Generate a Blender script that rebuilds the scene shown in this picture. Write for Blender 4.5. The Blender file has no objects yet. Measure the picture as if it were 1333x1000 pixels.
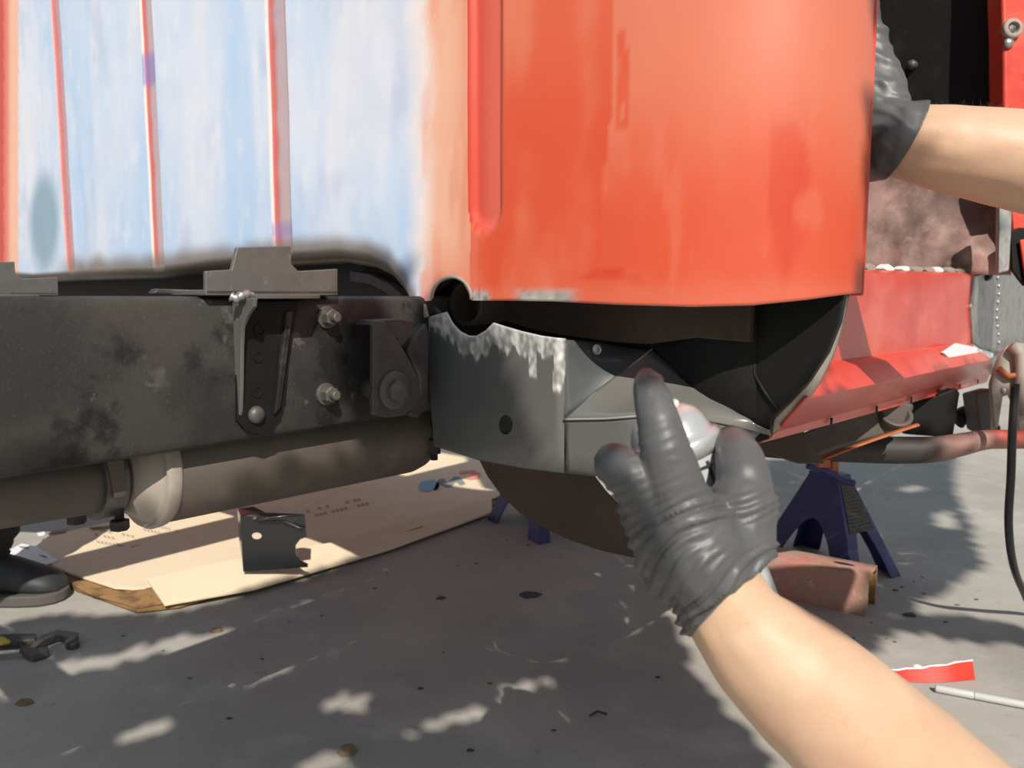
import bpy, bmesh, math, random
from mathutils import Vector, Matrix, noise
random.seed(7)
sc = bpy.context.scene
COL = sc.collection

# ------------------------------------------------------------------ camera, world, sun, exposure
H = 0.58                      # lens height above the floor
F = 1037.0                    # focal length in pixels of a 1333 x 1000 frame
PITCH = math.atan(115.0 / F)
cam_data = bpy.data.cameras.new('camera')
cam_data.sensor_width = 36.0
cam_data.lens = F / 1333.0 * 36.0
cam_data.clip_start = 0.02
cam_data.dof.use_dof = True
cam_data.dof.focus_distance = 0.84
cam_data.dof.aperture_fstop = 9.0
cam = bpy.data.objects.new('camera', cam_data)
COL.objects.link(cam)
cam.location = (0, 0, H)
cam.rotation_euler = (math.pi / 2 - PITCH, 0, 0)
sc.camera = cam

SUN_AZ, SUN_EL = math.radians(10), math.radians(41)
TO_SUN = Vector((math.sin(SUN_AZ) * math.cos(SUN_EL), -math.cos(SUN_AZ) * math.cos(SUN_EL), math.sin(SUN_EL)))
sun_data = bpy.data.lights.new('sun', 'SUN')
sun_data.energy = 5.1
sun_data.angle = math.radians(0.53)
sun_data.color = (1.0, 0.93, 0.82)
sun = bpy.data.objects.new('sun', sun_data)
COL.objects.link(sun)
sun.location = TO_SUN * 8
sun.rotation_euler = TO_SUN.to_track_quat('Z', 'Y').to_euler()

world = bpy.data.worlds.new('sky')
sc.world = world
world.use_nodes = True
wn, wl = world.node_tree.nodes, world.node_tree.links
bg = wn['Background']
tc = wn.new('ShaderNodeTexCoord')
sep = wn.new('ShaderNodeSeparateXYZ')
wr = wn.new('ShaderNodeValToRGB')
wr.color_ramp.elements[0].position = 0.0
wr.color_ramp.elements[0].color = (1.0, 0.97, 0.93, 1)
wr.color_ramp.elements[1].position = 0.8
wr.color_ramp.elements[1].color = (0.62, 0.80, 1.0, 1)
wl.new(tc.outputs['Generated'], sep.inputs[0])
wl.new(sep.outputs['Z'], wr.inputs[0])
wl.new(wr.outputs[0], bg.inputs[0])
bg.inputs[1].default_value = 0.46
sc.view_settings.view_transform = 'Standard'
sc.view_settings.look = 'None'
sc.view_settings.gamma = 1
sc.view_settings.use_curve_mapping = False
sc.view_settings.exposure = 0.0

# ------------------------------------------------------------------ geometry helpers
FW = Vector((0, math.cos(PITCH), -math.sin(PITCH)))
UP = Vector((0, math.sin(PITCH), math.cos(PITCH)))
RT = Vector((1, 0, 0))
CAM = Vector((0, 0, H))
ANG = math.radians(39.2)
UU = Vector((math.sin(ANG), math.cos(ANG), 0))      # forward along the truck
VV = Vector((-math.cos(ANG), math.sin(ANG), 0))     # across the truck, to its far side
ZZ = Vector((0, 0, 1))

def ray(px, py):
    return FW + RT * ((px - 666.5) / F) - UP * ((py - 500.0) / F)
def P(px, py, d):
    return CAM + ray(px, py) * d
def on(px, py, n, d):
    r = ray(px, py)
    return CAM + r * ((d - CAM.dot(n)) / r.dot(n))
def onU(px, py, u): return on(px, py, UU, u)
def onV(px, py, v): return on(px, py, VV, v)
def onZ(px, py, z=0.0): return on(px, py, ZZ, z)
def proj(p):
    q = p - CAM
    d = q.dot(FW)
    return 666.5 + F * q.dot(RT) / d, 500 - F * q.dot(UP) / d
def uvz(u, v, z): return UU * u + VV * v + ZZ * z
C0 = P(632, 385, 0.86)
U0, V0 = C0.dot(UU), C0.dot(VV)
VS = V0 - 0.35            # outer side of the cab
VR = 0.66                 # outer face of the frame rail

def lerp(a, b, t): return a + (b - a) * t
def sstep(a, b, x):
    t = max(0.0, min(1.0, (x - a) / (b - a))) if a != b else float(x > a)
    return t * t * (3 - 2 * t)
def table(tab, x):
    if x <= tab[0][0]: return tab[0][1]
    for (x0, y0), (x1, y1) in zip(tab, tab[1:]):
        if x <= x1: return y0 + (y1 - y0) * (x - x0) / (x1 - x0)
    return tab[-1][1]
def catmull(pts, n):
    """pts: list of tuples of floats; n samples per span"""
    out = []
    m = len(pts)
    for i in range(m - 1):
        p0, p1, p2, p3 = pts[max(i - 1, 0)], pts[i], pts[i + 1], pts[min(i + 2, m - 1)]
        for k in range(n):
            t = k / n
            out.append(tuple(0.5 * ((2 * b) + (-a + c) * t + (2 * a - 5 * b + 4 * c - d) * t * t + (-a + 3 * b - 3 * c + d) * t ** 3)
                             for a, b, c, d in zip(p0, p1, p2, p3)))
    out.append(tuple(pts[-1]))
    return out
def L(*c):
    if len(c) == 1: c = c[0]
    return tuple(((x / 255) / 12.92 if x / 255 <= 0.04045 else ((x / 255 + 0.055) / 1.055) ** 2.4) for x in c)
def mixc(a, b, t): return tuple(x + (y - x) * t for x, y in zip(a, b))

ORIGIN = {}
def tag(o, label=None, cat=None, group=None, kind=None):
    if label: o['label'] = label
    if cat: o['category'] = cat
    if group: o['group'] = group
    if kind: o['kind'] = kind
    return o
def thing(name, loc, label, cat, group=None):
    o = bpy.data.objects.new(name, None)
    o.empty_display_size = 0.05
    COL.objects.link(o)
    o.location = loc
    ORIGIN[o.name] = Vector(loc)
    return tag(o, label, cat, group)

class MB:
    def __init__(s): s.v, s.f, s.c = [], [], []
    def add(s, vs, fs, col=None):
        n = len(s.v)
        s.v += [Vector(p) for p in vs]
        s.f += [tuple(i + n for i in f) for f in fs]
        if col is not None: s.c += col
        return s
    def prism(s, pts, off):
        n = len(pts)
        pts = [Vector(p) for p in pts]
        s.add(pts + [p + off for p in pts],
              [tuple(range(n)), tuple(range(2 * n - 1, n - 1, -1))] + [(i, (i + 1) % n, n + (i + 1) % n, n + i) for i in range(n)])
        return s
    def box(s, c, ax, ay, az):
        c = Vector(c)
        pts = [c + ax * i + ay * j for i, j in ((-.5, -.5), (.5, -.5), (.5, .5), (-.5, .5))]
        return s.prism([p - az * .5 for p in pts], az)
    def loft(s, rings, cap=True, close=True):
        n = len(rings[0])
        vs = [p for r in rings for p in r]
        fs = []
        for i in range(len(rings) - 1):
            for j in range(n if close else n - 1):
                k = (j + 1) % n
                fs.append((i * n + j, i * n + k, (i + 1) * n + k, (i + 1) * n + j))
        if cap:
            fs.append(tuple(range(n - 1, -1, -1)))
            fs.append(tuple((len(rings) - 1) * n + j for j in range(n)))
        return s.add(vs, fs)
    def tube(s, path, radii, n=12, flat=1.0, flatdir=None, cap=True):
        path = [Vector(p) for p in path]
        if not hasattr(radii, '__len__'): radii = [radii] * len(path)
        t0 = (path[1] - path[0]).normalized()
        a = flatdir.copy() if flatdir else (ZZ if abs(t0.z) < .9 else RT)
        rings = []
        for i, p in enumerate(path):
            t = (path[min(i + 1, len(path) - 1)] - path[max(i - 1, 0)]).normalized()
            a = (a - t * a.dot(t)).normalized()
            b = t.cross(a)
            rings.append([p + (a * (math.cos(2 * math.pi * k / n) * flat) + b * math.sin(2 * math.pi * k / n)) * radii[i] for k in range(n)])
        return s.loft(rings, cap)
    def lathe(s, o, axis, prof, n=24):
        axis = axis.normalized()
        a = axis.orthogonal().normalized(); b = axis.cross(a)
        rings = [[Vector(o) + axis * h + (a * math.cos(2 * math.pi * k / n) + b * math.sin(2 * math.pi * k / n)) * max(r, 1e-5) for k in range(n)] for h, r in prof]
        return s.loft(rings, True)
    def grid(s, rows):
        return s.loft(rows, cap=False, close=False)
    def build(s, name, mat, parent=None, smooth=False, bevel=0, solid=0, colors=None, sub=0, segs=2, base=False, recalc=True, solid_off=-1):
        me = bpy.data.meshes.new(name)
        lo = Vector((min(p.x for p in s.v), min(p.y for p in s.v), min(p.z for p in s.v)))
        hi = Vector((max(p.x for p in s.v), max(p.y for p in s.v), max(p.z for p in s.v)))
        org = (lo + hi) / 2
        if base: org.z = lo.z
        me.from_pydata([p - org for p in s.v], [], s.f)
        if recalc:
            bm = bmesh.new(); bm.from_mesh(me)
            bmesh.ops.recalc_face_normals(bm, faces=bm.faces)
            bm.to_mesh(me); bm.free()
        if smooth:
            me.polygons.foreach_set('use_smooth', [True] * len(me.polygons))
        if colors:
            at = me.color_attributes.new('Col', 'FLOAT_COLOR', 'POINT')
            at.data.foreach_set('color', [x for c in colors for x in (c if len(c) == 4 else (*c, 1.0))])
        if mat: me.materials.append(mat)
        o = bpy.data.objects.new(name, me)
        COL.objects.link(o)
        po = Vector((0, 0, 0))
        if parent: o.parent = parent; po = ORIGIN[parent.name]
        o.location = org - po
        ORIGIN[o.name] = org
        if solid:
            m = o.modifiers.new('solid', 'SOLIDIFY'); m.thickness = solid; m.offset = solid_off
        if bevel:
            m = o.modifiers.new('bevel', 'BEVEL'); m.width = bevel; m.segments = segs; m.limit_method = 'ANGLE'; m.angle_limit = math.radians(35)
            if not smooth:
                me.polygons.foreach_set('use_smooth', [True] * len(me.polygons))
                m.harden_normals = True
        if sub:
            m = o.modifiers.new('sub', 'SUBSURF'); m.levels = sub; m.render_levels = sub
        return o

def plate(outline, plane, thick):
    """a plate standing in the given plane of the truck: its outline sighted onto that plane, with thickness behind it"""
    k, val = plane
    if k == 'U': return MB().prism([onU(x, y, val) for x, y in outline], UU * thick)
    if k == 'V': return MB().prism([onV(x, y, val) for x, y in outline], VV * thick)
    if k == 'D': return MB().prism([P(x, y, val) for x, y in outline], FW * thick)
    if k == 'Z': return MB().prism([onZ(x, y, val) for x, y in outline], ZZ * thick)

# ------------------------------------------------------------------ materials
def mk(name, col, rough=0.5, metal=0.0, layers=(), bump=(), attr=None, coat=0.0, rvar=None, spec=0.5, sss=0.0, coat_rough=0.1):
    """layers: (colour, scale, lo, hi, amount, stretch xyz); bump: (scale, strength, distance, stretch)"""
    m = bpy.data.materials.new(name)
    m.use_nodes = True
    nt = m.node_tree; N, K = nt.nodes, nt.links
    b = N['Principled BSDF']
    tc = N.new('ShaderNodeTexCoord')
    def ntex(scale, stretch=None, detail=6.0, seed=0.0):
        mp = N.new('ShaderNodeMapping')
        mp.inputs['Location'].default_value = (seed * 3.1, seed * 1.7, seed * 2.3)
        if stretch: mp.inputs['Scale'].default_value = stretch
        t = N.new('ShaderNodeTexNoise')
        t.inputs['Scale'].default_value = scale
        t.inputs['Detail'].default_value = detail
        t.inputs['Roughness'].default_value = 0.6
        K.new(tc.outputs['Object'], mp.inputs[0]); K.new(mp.outputs[0], t.inputs[0])
        return t.outputs[0]
    if attr:
        a = N.new('ShaderNodeVertexColor'); a.layer_name = attr
        cur = a.outputs[0]
    else:
        a = N.new('ShaderNodeRGB'); a.outputs[0].default_value = (*col, 1)
        cur = a.outputs[0]
    for i, ly in enumerate(layers):
        c2, scale, lo, hi, amt = ly[:5]
        st = ly[5] if len(ly) > 5 else None
        r = N.new('ShaderNodeMapRange'); r.interpolation_type = 'SMOOTHSTEP'
        r.inputs[1].default_value = lo; r.inputs[2].default_value = hi
        r.inputs[3].default_value = 0; r.inputs[4].default_value = amt
        K.new(ntex(scale, st, 7.0, i + 1.0), r.inputs[0])
        mx = N.new('ShaderNodeMix'); mx.data_type = 'RGBA'
        K.new(r.outputs[0], mx.inputs[0]); K.new(cur, mx.inputs[6]); mx.inputs[7].default_value = (*c2, 1)
        cur = mx.outputs[2]
    K.new(cur, b.inputs['Base Color'])
    b.inputs['Roughness'].default_value = rough
    b.inputs['Metallic'].default_value = metal
    b.inputs['Specular IOR Level'].default_value = spec
    b.inputs['Coat Weight'].default_value = coat
    b.inputs['Coat Roughness'].default_value = coat_rough
    if sss:
        b.inputs['Subsurface Weight'].default_value = sss
        b.inputs['Subsurface Radius'].default_value = (0.01, 0.004, 0.002)
        b.inputs['Subsurface Scale'].default_value = 0.5
    if attr:      # alpha of the attribute: bare metal showing through the paint
        sm = N.new('ShaderNodeMath'); sm.operation = 'SUBTRACT'; sm.inputs[0].default_value = 1.0
        K.new(a.outputs[1], sm.inputs[1]); K.new(sm.outputs[0], b.inputs['Metallic'])
    if rvar:
        r = N.new('ShaderNodeMapRange')
        r.inputs[1].default_value = 0.3; r.inputs[2].default_value = 0.7
        r.inputs[3].default_value = rvar[1]; r.inputs[4].default_value = rvar[2]
        K.new(ntex(rvar[0], rvar[3] if len(rvar) > 3 else None, 5, 9.0), r.inputs[0])
        K.new(r.outputs[0], b.inputs['Roughness'])
    prev = None
    for i, bp in enumerate(bump):
        bn = N.new('ShaderNodeBump')
        bn.inputs['Strength'].default_value = bp[1]; bn.inputs['Distance'].default_value = bp[2]
        K.new(ntex(bp[0], bp[3] if len(bp) > 3 else None, 6, 20.0 + i), bn.inputs['Height'])
        if prev: K.new(prev, bn.inputs['Normal'])
        prev = bn.outputs[0]
    if prev: K.new(prev, b.inputs['Normal'])
    return m

M = {}
M['floor'] = mk('concrete floor', (.385, .37, .335), .85,
                layers=[((.31, .29, .265), 2.5, .40, .70, .8), ((.47, .44, .40), 9, .45, .75, .6), ((.20, .19, .18), 38, .60, .75, .45),
                        ((.17, .16, .15), 1.3, .58, .72, .35), ((.10, .10, .10), 160, .68, .74, .6)],
                bump=[(140, .25, .002), (12, .3, .004)])
M['cab'] = mk('weathered cab paint with glare', (1, 1, 1), .4, attr='Col', coat=.25, rvar=(9, .33, .55, (1, 1, .3)), bump=[(260, .03, .001)], coat_rough=.25)
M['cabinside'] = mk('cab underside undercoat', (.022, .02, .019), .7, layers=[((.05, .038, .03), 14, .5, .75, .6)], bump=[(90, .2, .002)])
M['rail'] = mk('black frame paint', (.026, .025, .025), .6,
               layers=[((.050, .047, .044), 9, .40, .62, .85), ((.010, .010, .011), 13, .50, .60, .9), ((.11, .105, .10), 480, .58, .72, .35),
                       ((.12, .115, .11), 34, .62, .68, .5), ((.11, .105, .10), 11, .64, .70, .5)], spec=.3,
               bump=[(420, .35, .001), (30, .2, .002)])
M['bolt'] = mk('painted steel bolts', (.085, .08, .075), .5, .2, layers=[((.16, .14, .12), 80, .5, .7, .5)], bump=[(300, .2, .001)])
M['bracket'] = mk('grey primed bracket', (.13, .13, .125), .42, .25, layers=[((.10, .10, .10), 60, .45, .7, .5), ((.30, .29, .27), 120, .6, .75, .5)], bump=[(500, .2, .0008)])
M['shackle'] = mk('worn black shackle', (.055, .050, .050), .45, layers=[((.10, .075, .07), 28, .5, .68, .7), ((.022, .022, .024), 45, .5, .7, .6)], bump=[(300, .2, .001)])
M['muffler'] = mk('dusty brown steel', (.085, .070, .058), .55, layers=[((.045, .037, .032), 9, .45, .7, .7), ((.15, .105, .08), 16, .55, .72, .6)], bump=[(220, .2, .001)])
M['dust'] = mk('pale dust coated steel', (.34, .30, .26), .7, layers=[((.20, .17, .15), 22, .5, .7, .6)], bump=[(200, .2, .001)])
M['grey'] = mk('grey primer metal', (.13, .135, .135), .3, attr='Col', coat=.5, rvar=(22, .22, .42), bump=[(90, .05, .002)], coat_rough=.12)
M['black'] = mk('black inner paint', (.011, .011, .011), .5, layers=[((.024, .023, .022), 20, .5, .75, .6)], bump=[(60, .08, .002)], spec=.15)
M['sill'] = mk('red sill paint', L(206, 70, 55), .3, layers=[(L(222, 110, 92), 6, .45, .7, .7, (1, 1, 2)), (L(180, 52, 44), 11, .5, .72, .6), (L(235, 225, 215), 70, .73, .76, .7)], coat=.12, bump=[(60, .06, .002)], coat_rough=.2)
M['bare'] = mk('bare ground steel', (.42, .42, .41), .38, .75, layers=[((.20, .20, .20), 25, .45, .7, .8), ((.62, .61, .58), 60, .5, .72, .6)], bump=[(120, .3, .002, (1, 1, .3))])
M['rust'] = mk('faded rust floor pan', L(164, 136, 128), .8, layers=[(L(95, 75, 70), 7, .45, .65, .85), (L(190, 165, 150), 13, .55, .7, .7), (L(92, 108, 92), 16, .64, .7, .6), (L(160, 100, 98), 24, .5, .7, .5)], bump=[(40, .5, .004)])
M['rustdark'] = mk('dark rusted steel', (.060, .042, .031), .75, layers=[((.10, .065, .043), 12, .45, .7, .7), ((.030, .023, .019), 7, .5, .7, .8), ((.16, .08, .035), 60, .66, .74, .5)], bump=[(160, .3, .002)])
M['tube'] = mk('rusty red tube', L(178, 128, 118), .8, layers=[(L(160, 140, 122), 12, .38, .58, .9), (L(192, 92, 86), 8, .55, .68, .75), (L(150, 116, 66), 22, .54, .68, .75), (L(206, 180, 170), 60, .6, .72, .5)], spec=.25, bump=[(130, .5, .002)])
M['ochre'] = mk('ochre rust inside', L(150, 118, 62), .8, layers=[(L(96, 70, 40), 40, .45, .65, .8)], bump=[(160, .4, .002)])
M['standblue'] = mk('blue stand paint', L(50, 53, 104), .45, layers=[(L(74, 79, 134), 18, .5, .7, .6), (L(150, 150, 160), 90, .69, .74, .4)], bump=[(200, .12, .001)])
M['copper'] = mk('orange rusted steel', L(176, 100, 62), .6, .2, layers=[(L(120, 70, 50), 60, .45, .7, .7)], bump=[(200, .3, .001)])
M['card'] = mk('brown cardboard', L(230, 212, 184), .85, layers=[(L(216, 196, 166), 4, .45, .7, .6), (L(236, 220, 196), 12, .5, .7, .5)], bump=[(60, .08, .002, (1, 12, 1))])
M['cardedge'] = mk('cardboard core', L(150, 116, 76), .9, layers=[(L(90, 66, 42), 30, .45, .65, .8)])
M['printgrey'] = mk('grey print', L(172, 156, 134), .85)
M['printblue'] = mk('blue print', L(138, 176, 206), .85)
M['printdark'] = mk('dark print', L(132, 140, 142), .85)
M['printred'] = mk('red print', L(222, 140, 124), .85)
M['paper'] = mk('white paper', (.80, .81, .84), .6)
M['gloss'] = mk('gloss black part', (.010, .011, .013), .18, coat=.4, layers=[((.03, .035, .04), 30, .6, .75, .4)])
M['steel'] = mk('dull tool steel', (.12, .115, .11), .5, .5, layers=[((.05, .048, .045), 60, .45, .7, .7)], bump=[(200, .3, .001)])
M['yellow'] = mk('yellow grip', L(196, 176, 70), .5)
M['whiterod'] = mk('bright rod', (.62, .62, .60), .3, .6)
M['redstrip'] = mk('red paint strip', L(200, 44, 26), .4, layers=[(L(222, 84, 60), 60, .6, .72, .6)], coat=.2)
M['pen'] = mk('pale grey pen', (.50, .51, .50), .4)
M['hose'] = mk('black rubber hose', (.012, .012, .012), .35)
M['can'] = mk('silver painted can', (.58, .59, .60), .32, .55, layers=[((.50, .51, .52), 40, .45, .7, .4)])
M['canwhite'] = mk('white enamel cap', (.78, .78, .76), .28)
M['canlabel'] = mk('pale grey can label', (.40, .42, .43), .45, layers=[((.50, .52, .53), 20, .45, .7, .5)])
M['ink'] = mk('dark label ink', (.03, .03, .035), .5)
M['glove'] = mk('black nitrile glove', (.086, .088, .092), .46, layers=[((.115, .118, .123), 40, .5, .7, .5)], bump=[(700, .12, .0005)])
M['skin'] = mk('skin', L(198, 164, 136), .5, layers=[(L(206, 176, 150), 30, .45, .7, .6), (L(194, 148, 120), 12, .50, .70, .6), (L(182, 128, 102), 90, .60, .75, .4), (L(214, 170, 150), 5, .5, .7, .5)], bump=[(260, .15, .001), (40, .12, .002)], sss=.12)
M['hair'] = mk('dark arm hair', (.035, .025, .018), .5)
M['denim'] = mk('dark trousers', (.020, .021, .024), .9, layers=[((.035, .037, .042), 40, .45, .7, .6)], bump=[(300, .3, .001)])
M['shoe'] = mk('dark shoe leather', (.028, .030, .034), .6, layers=[((.055, .057, .06), 30, .5, .7, .6)], bump=[(200, .2, .001)])
M['sole'] = mk('dusty rubber sole', (.085, .078, .072), .8, layers=[((.13, .12, .105), 40, .5, .7, .6)])
M['debris'] = mk('dark debris', (.055, .052, .048), .8, layers=[((.13, .12, .10), 60, .45, .7, .6)])
M['leafbit'] = mk('dry leaf', L(120, 104, 76), .8, layers=[(L(84, 70, 50), 60, .45, .7, .6)])
M['barkleaf'] = mk('tree leaves', (.05, .10, .03), .6)
M['bark'] = mk('tree bark', (.10, .075, .055), .9)
# ------------------------------------------------------------------ floor
mb = MB()
nx = 40
mb.grid([[Vector((-5 + 12 * i / nx, -4 + 14 * j / nx, 0)) for i in range(nx + 1)] for j in range(nx + 1)])
fl = mb.build('floor', M['floor'])
tag(fl, 'dusty grey concrete floor with dappled sun', None, kind='structure')

# ------------------------------------------------------------------ the pickup truck
truck = thing('pickup_truck', (UU * 1.0 + VV * 1.1).to_tuple(), 'stripped pickup truck on bare frame, blue-white primed cab wall, red corner cut open below', 'truck')

# --- outer skin of the cab: rear wall, rounded corner
def px_to_t(px, py=200):
    return onU(px, py, U0).dot(VV) - V0
ribs = [(px_to_t(83), px_to_t(77) - px_to_t(88.5)), (px_to_t(199), px_to_t(190) - px_to_t(206)), (px_to_t(364), px_to_t(350) - px_to_t(377)), (px_to_t(632), px_to_t(609) - px_to_t(656))]
T_END, S_END, T_ARC = -0.35, 0.13, -0.155
ts = []
t = 1.95
while t > T_ARC:
    near = any(abs(t - c) < w * .75 for c, w in ribs)
    ts.append(t)
    t -= 0.0016 if near else 0.007
prof = [(t, 0.0) for t in ts]
NA = 70
for k in range(NA + 1):
    a = math.pi / 2 * k / NA
    prof.append((T_ARC - (T_ARC - T_END) * math.sin(a), S_END * (1 - math.cos(a))))
bottom = [(-400, 352), (0, 352), (45, 355), (90, 352), (200, 347), (280, 336), (380, 326), (440, 322), (480, 328), (505, 340), (525, 365), (534, 386), (540, 391), (560, 392),
          (563, 380), (572, 367), (588, 361), (602, 367), (609, 380), (613, 391), (660, 391), (720, 392), (800, 396), (900, 399), (980, 397), (1050, 390), (1100, 383), (1140, 379)]
TOP = H + 0.80
def n2(x, y, s=0.0): return noise.noise(Vector((x, y, s)))
def fbm(x, y, s=0.0): return noise.fractal(Vector((x, y, s)), 1.0, 2.0, 5)
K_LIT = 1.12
white, blue, greyw = L(226, 229, 241), L(178, 207, 242), L(208, 212, 228)
peach, salmon, red, deep, pale = L(240, 184, 156), L(232, 128, 98), L(226, 84, 48), L(216, 62, 26), L(230, 128, 102)
dirt = L(120, 108, 98)
def wall_colour(x, y, t, z, rib):
    e = 545 + 9 * fbm(z * 12, 3.3) + 5 * n2(z * 50, 1.1) + (z - H) * 12
    metal = 1.0
    if x < e:
        v = .42 + .42 * fbm(t * 6, z * 1.6, 4.0) + .16 * fbm(t * 26, z * 4.0, 8.0)
        v += sstep(140, 330, y) * .22 + .22 * math.exp(-((x - 310) / 28) ** 2) + .15 * math.exp(-((x - 430) / 45) ** 2) * sstep(130, 260, y)
        c = mixc(white, blue, sstep(.10, 1.0, v))
        c = mixc(c, greyw, sstep(380, 520, x) * sstep(330, 40, y) * .7)
        c = mixc(c, white, sstep(.15, .7, fbm(t * 14, z * 4, 2.0)) * .5)
        c = mixc(c, L(160, 172, 214), sstep(.25, .7, fbm(t * 12, z * 6, 12.0)) * .3)
        c = mixc(c, L(240, 240, 244), sstep(.1, .7, fbm(t * 40, z * 18, 33.0)) * .3)
        d = math.hypot((x - 58) / 22, (y - 290) / 75)
        c = mixc(c, L(128, 160, 182), sstep(1.1, .55, d) * .85)
        if x < 24: c = mixc(L(225, 120, 98), L(244, 190, 165), sstep(7, 16, x)) if x > 5 else L(205, 74, 62)
        c = mixc(c, L(238, 226, 224), sstep(e - 24, e, x) * (.75 + .3 * n2(t * 80, z * 40)))
    elif x < 612:
        c = mixc(L(238, 226, 224), peach, sstep(e, e + 24, x))
        c = mixc(c, salmon, sstep(585, 612, x) * .45)
        c = mixc(c, salmon, .35 * sstep(-.1, .5, fbm(t * 60, z * 8)))
        c = mixc(c, salmon, sstep(300, 370, y) * .5)
    else:
        b = 796 + 5 * n2(z * 22, 7.7) - 12 * sstep(130, 260, y)
        v = .5 + .7 * fbm(t * 14, z * 6, 5.0)
        if x < b:
            c = mixc(red, salmon, sstep(.45, 1.0, v) * .55 + sstep(200, 0, y) * .30)  # upper end paler: sky glare mixed into the red
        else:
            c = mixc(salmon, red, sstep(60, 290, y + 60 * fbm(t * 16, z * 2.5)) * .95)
            c = mixc(c, pale, sstep(160, -40, y) * .7)  # sky glare painted as paler red toward the top
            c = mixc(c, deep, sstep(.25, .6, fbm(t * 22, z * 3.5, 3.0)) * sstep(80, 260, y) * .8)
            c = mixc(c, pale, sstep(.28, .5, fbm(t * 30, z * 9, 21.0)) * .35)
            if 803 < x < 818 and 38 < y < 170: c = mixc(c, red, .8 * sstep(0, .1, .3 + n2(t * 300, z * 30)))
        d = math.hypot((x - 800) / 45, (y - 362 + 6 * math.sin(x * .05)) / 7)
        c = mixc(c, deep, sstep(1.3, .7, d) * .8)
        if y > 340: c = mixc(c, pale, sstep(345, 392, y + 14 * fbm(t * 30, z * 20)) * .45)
        # ground-back bare metal along the cut
        g = sstep(372 - 10 * n2(t * 40, 5.0), 386, y) * sstep(662, 690, x) * sstep(760, 725, x)
        g = max(g, sstep(374, 388, y) * sstep(608, 616, x) * sstep(642, 630, x))
        g = min(1, g * 1.3)
        c = mixc(c, mixc(L(150, 146, 142), L(246, 242, 236), .5 + .8 * n2(t * 260, z * 160, 3.0)), g); metal = 1 - .45 * g
    if rib == 3:
        c = mixc(L(206, 62, 40), L(226, 104, 84), sstep(608, 650, x))
    elif rib is not None:
        i = ribs[rib]
        q = (t - i[0]) / i[1]          # +.5 left ... -.5 right
        c = mixc(L(198, 104, 98), L(190, 168, 176), sstep(.34, .02, q + .10 * n2(z * 30, rib * 9.0)))
        if q > .40 or q < -.42: c = mixc(c, L(236, 232, 230), .8)
        if rib == 0: c = mixc(c, L(200, 130, 136), .5)
        c = mixc(c, L(120, 116, 190), sstep(.25, .5, fbm(z * 10, rib * 5.0)) * .6)
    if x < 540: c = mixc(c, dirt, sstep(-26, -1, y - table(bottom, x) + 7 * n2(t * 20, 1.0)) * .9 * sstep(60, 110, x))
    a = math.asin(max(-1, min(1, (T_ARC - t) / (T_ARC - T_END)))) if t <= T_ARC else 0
    kk = K_LIT * (1 + .24 * math.sin(a)) * (lerp(.92, 1.02, sstep(520, 620, x)))  # colour darkened round the corner to offset the stronger sun there
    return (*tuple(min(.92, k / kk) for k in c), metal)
rows = []
NZ = 96
cols = []
grid_pts = [[None] * len(prof) for _ in range(NZ + 1 + 5)]
for j, (t, s) in enumerate(prof):
    base = C0 * 1.0; base.z = 0
    base = UU * (U0 + s) + VV * (V0 + t)
    px, _ = proj(base + ZZ * H)
    r = None
    py = table(bottom, px)
    rr = CAM + (base - CAM).normalized() * 0
    # height of the lower edge at this place
    q = base - Vector((0, 0, 0))
    k0, k1 = H - .2, H + .3
    for _ in range(26):
        km = (k0 + k1) / 2
        if proj(base + ZZ * km)[1] > py: k0 = km
        else: k1 = km
    zb = (k0 + k1) / 2
    out = (Vector((0, 0, 0)) - UU) if s == 0 else None
    a = math.asin(max(-1, min(1, (T_ARC - t) / (T_ARC - T_END)))) if t <= T_ARC else 0
    nrm = (-UU * math.cos(a) - VV * math.sin(a)).normalized()
    ribi = None
    for i, (c, w) in enumerate(ribs):
        if abs(t - c) < w / 2: ribi = i
    roll = px < 534
    for i in range(NZ + 1):
        f = i / NZ
        z = zb + (TOP - zb) * (f ** 1.25)
        dep = 0.0
        rib_here = ribi
        if ribi is not None:
            c, w = ribs[ribi]
            q = (t - c) / (w / 2)
            dmax = 0.0045 if ribi < 3 else 0.007
            if ribi == 3:
                zend = H + 0.066
                dz = (zend - z) / (w / 2)
                rr2 = abs(q) if dz < -1 else math.hypot(q, max(0, 1 + dz))
                dep = dmax * (1 - sstep(.55, 1.0, rr2))
                if rr2 > .98: rib_here = None
            else:
                dep = dmax * (1 - sstep(.6, 1.0, abs(q)))
        p = base + ZZ * z - nrm * dep
        # very slight panel unevenness
        p -= nrm * (0.0012 * fbm(t * 5, z * 5, 30.0))
        grid_pts[i + 5][j] = (p, t, z, rib_here)
    for k in range(5):           # lower hem: rolled under at the wheel-house, a plain return elsewhere
        ph = (5 - k) / 5
        if roll:
            a2 = ph * math.pi * .5
            p = base - nrm * (.022 * (1 - math.cos(a2))) + ZZ * (zb - .020 * math.sin(a2))
        else:
            p = base - nrm * (.0016 * ph) + ZZ * (zb - .0006 * ph)
        grid_pts[k][j] = (p, t, zb - .001, None)
mb = MB()
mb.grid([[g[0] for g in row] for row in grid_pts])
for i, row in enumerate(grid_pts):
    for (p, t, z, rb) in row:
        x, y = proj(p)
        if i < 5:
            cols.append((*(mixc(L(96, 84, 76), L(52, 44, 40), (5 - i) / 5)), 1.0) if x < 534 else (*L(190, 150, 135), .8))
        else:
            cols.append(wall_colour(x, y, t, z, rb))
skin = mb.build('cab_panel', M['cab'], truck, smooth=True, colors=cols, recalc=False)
skin.data.flip_normals() if skin.data.polygons[0].normal.dot(UU) > 0 else None
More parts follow.
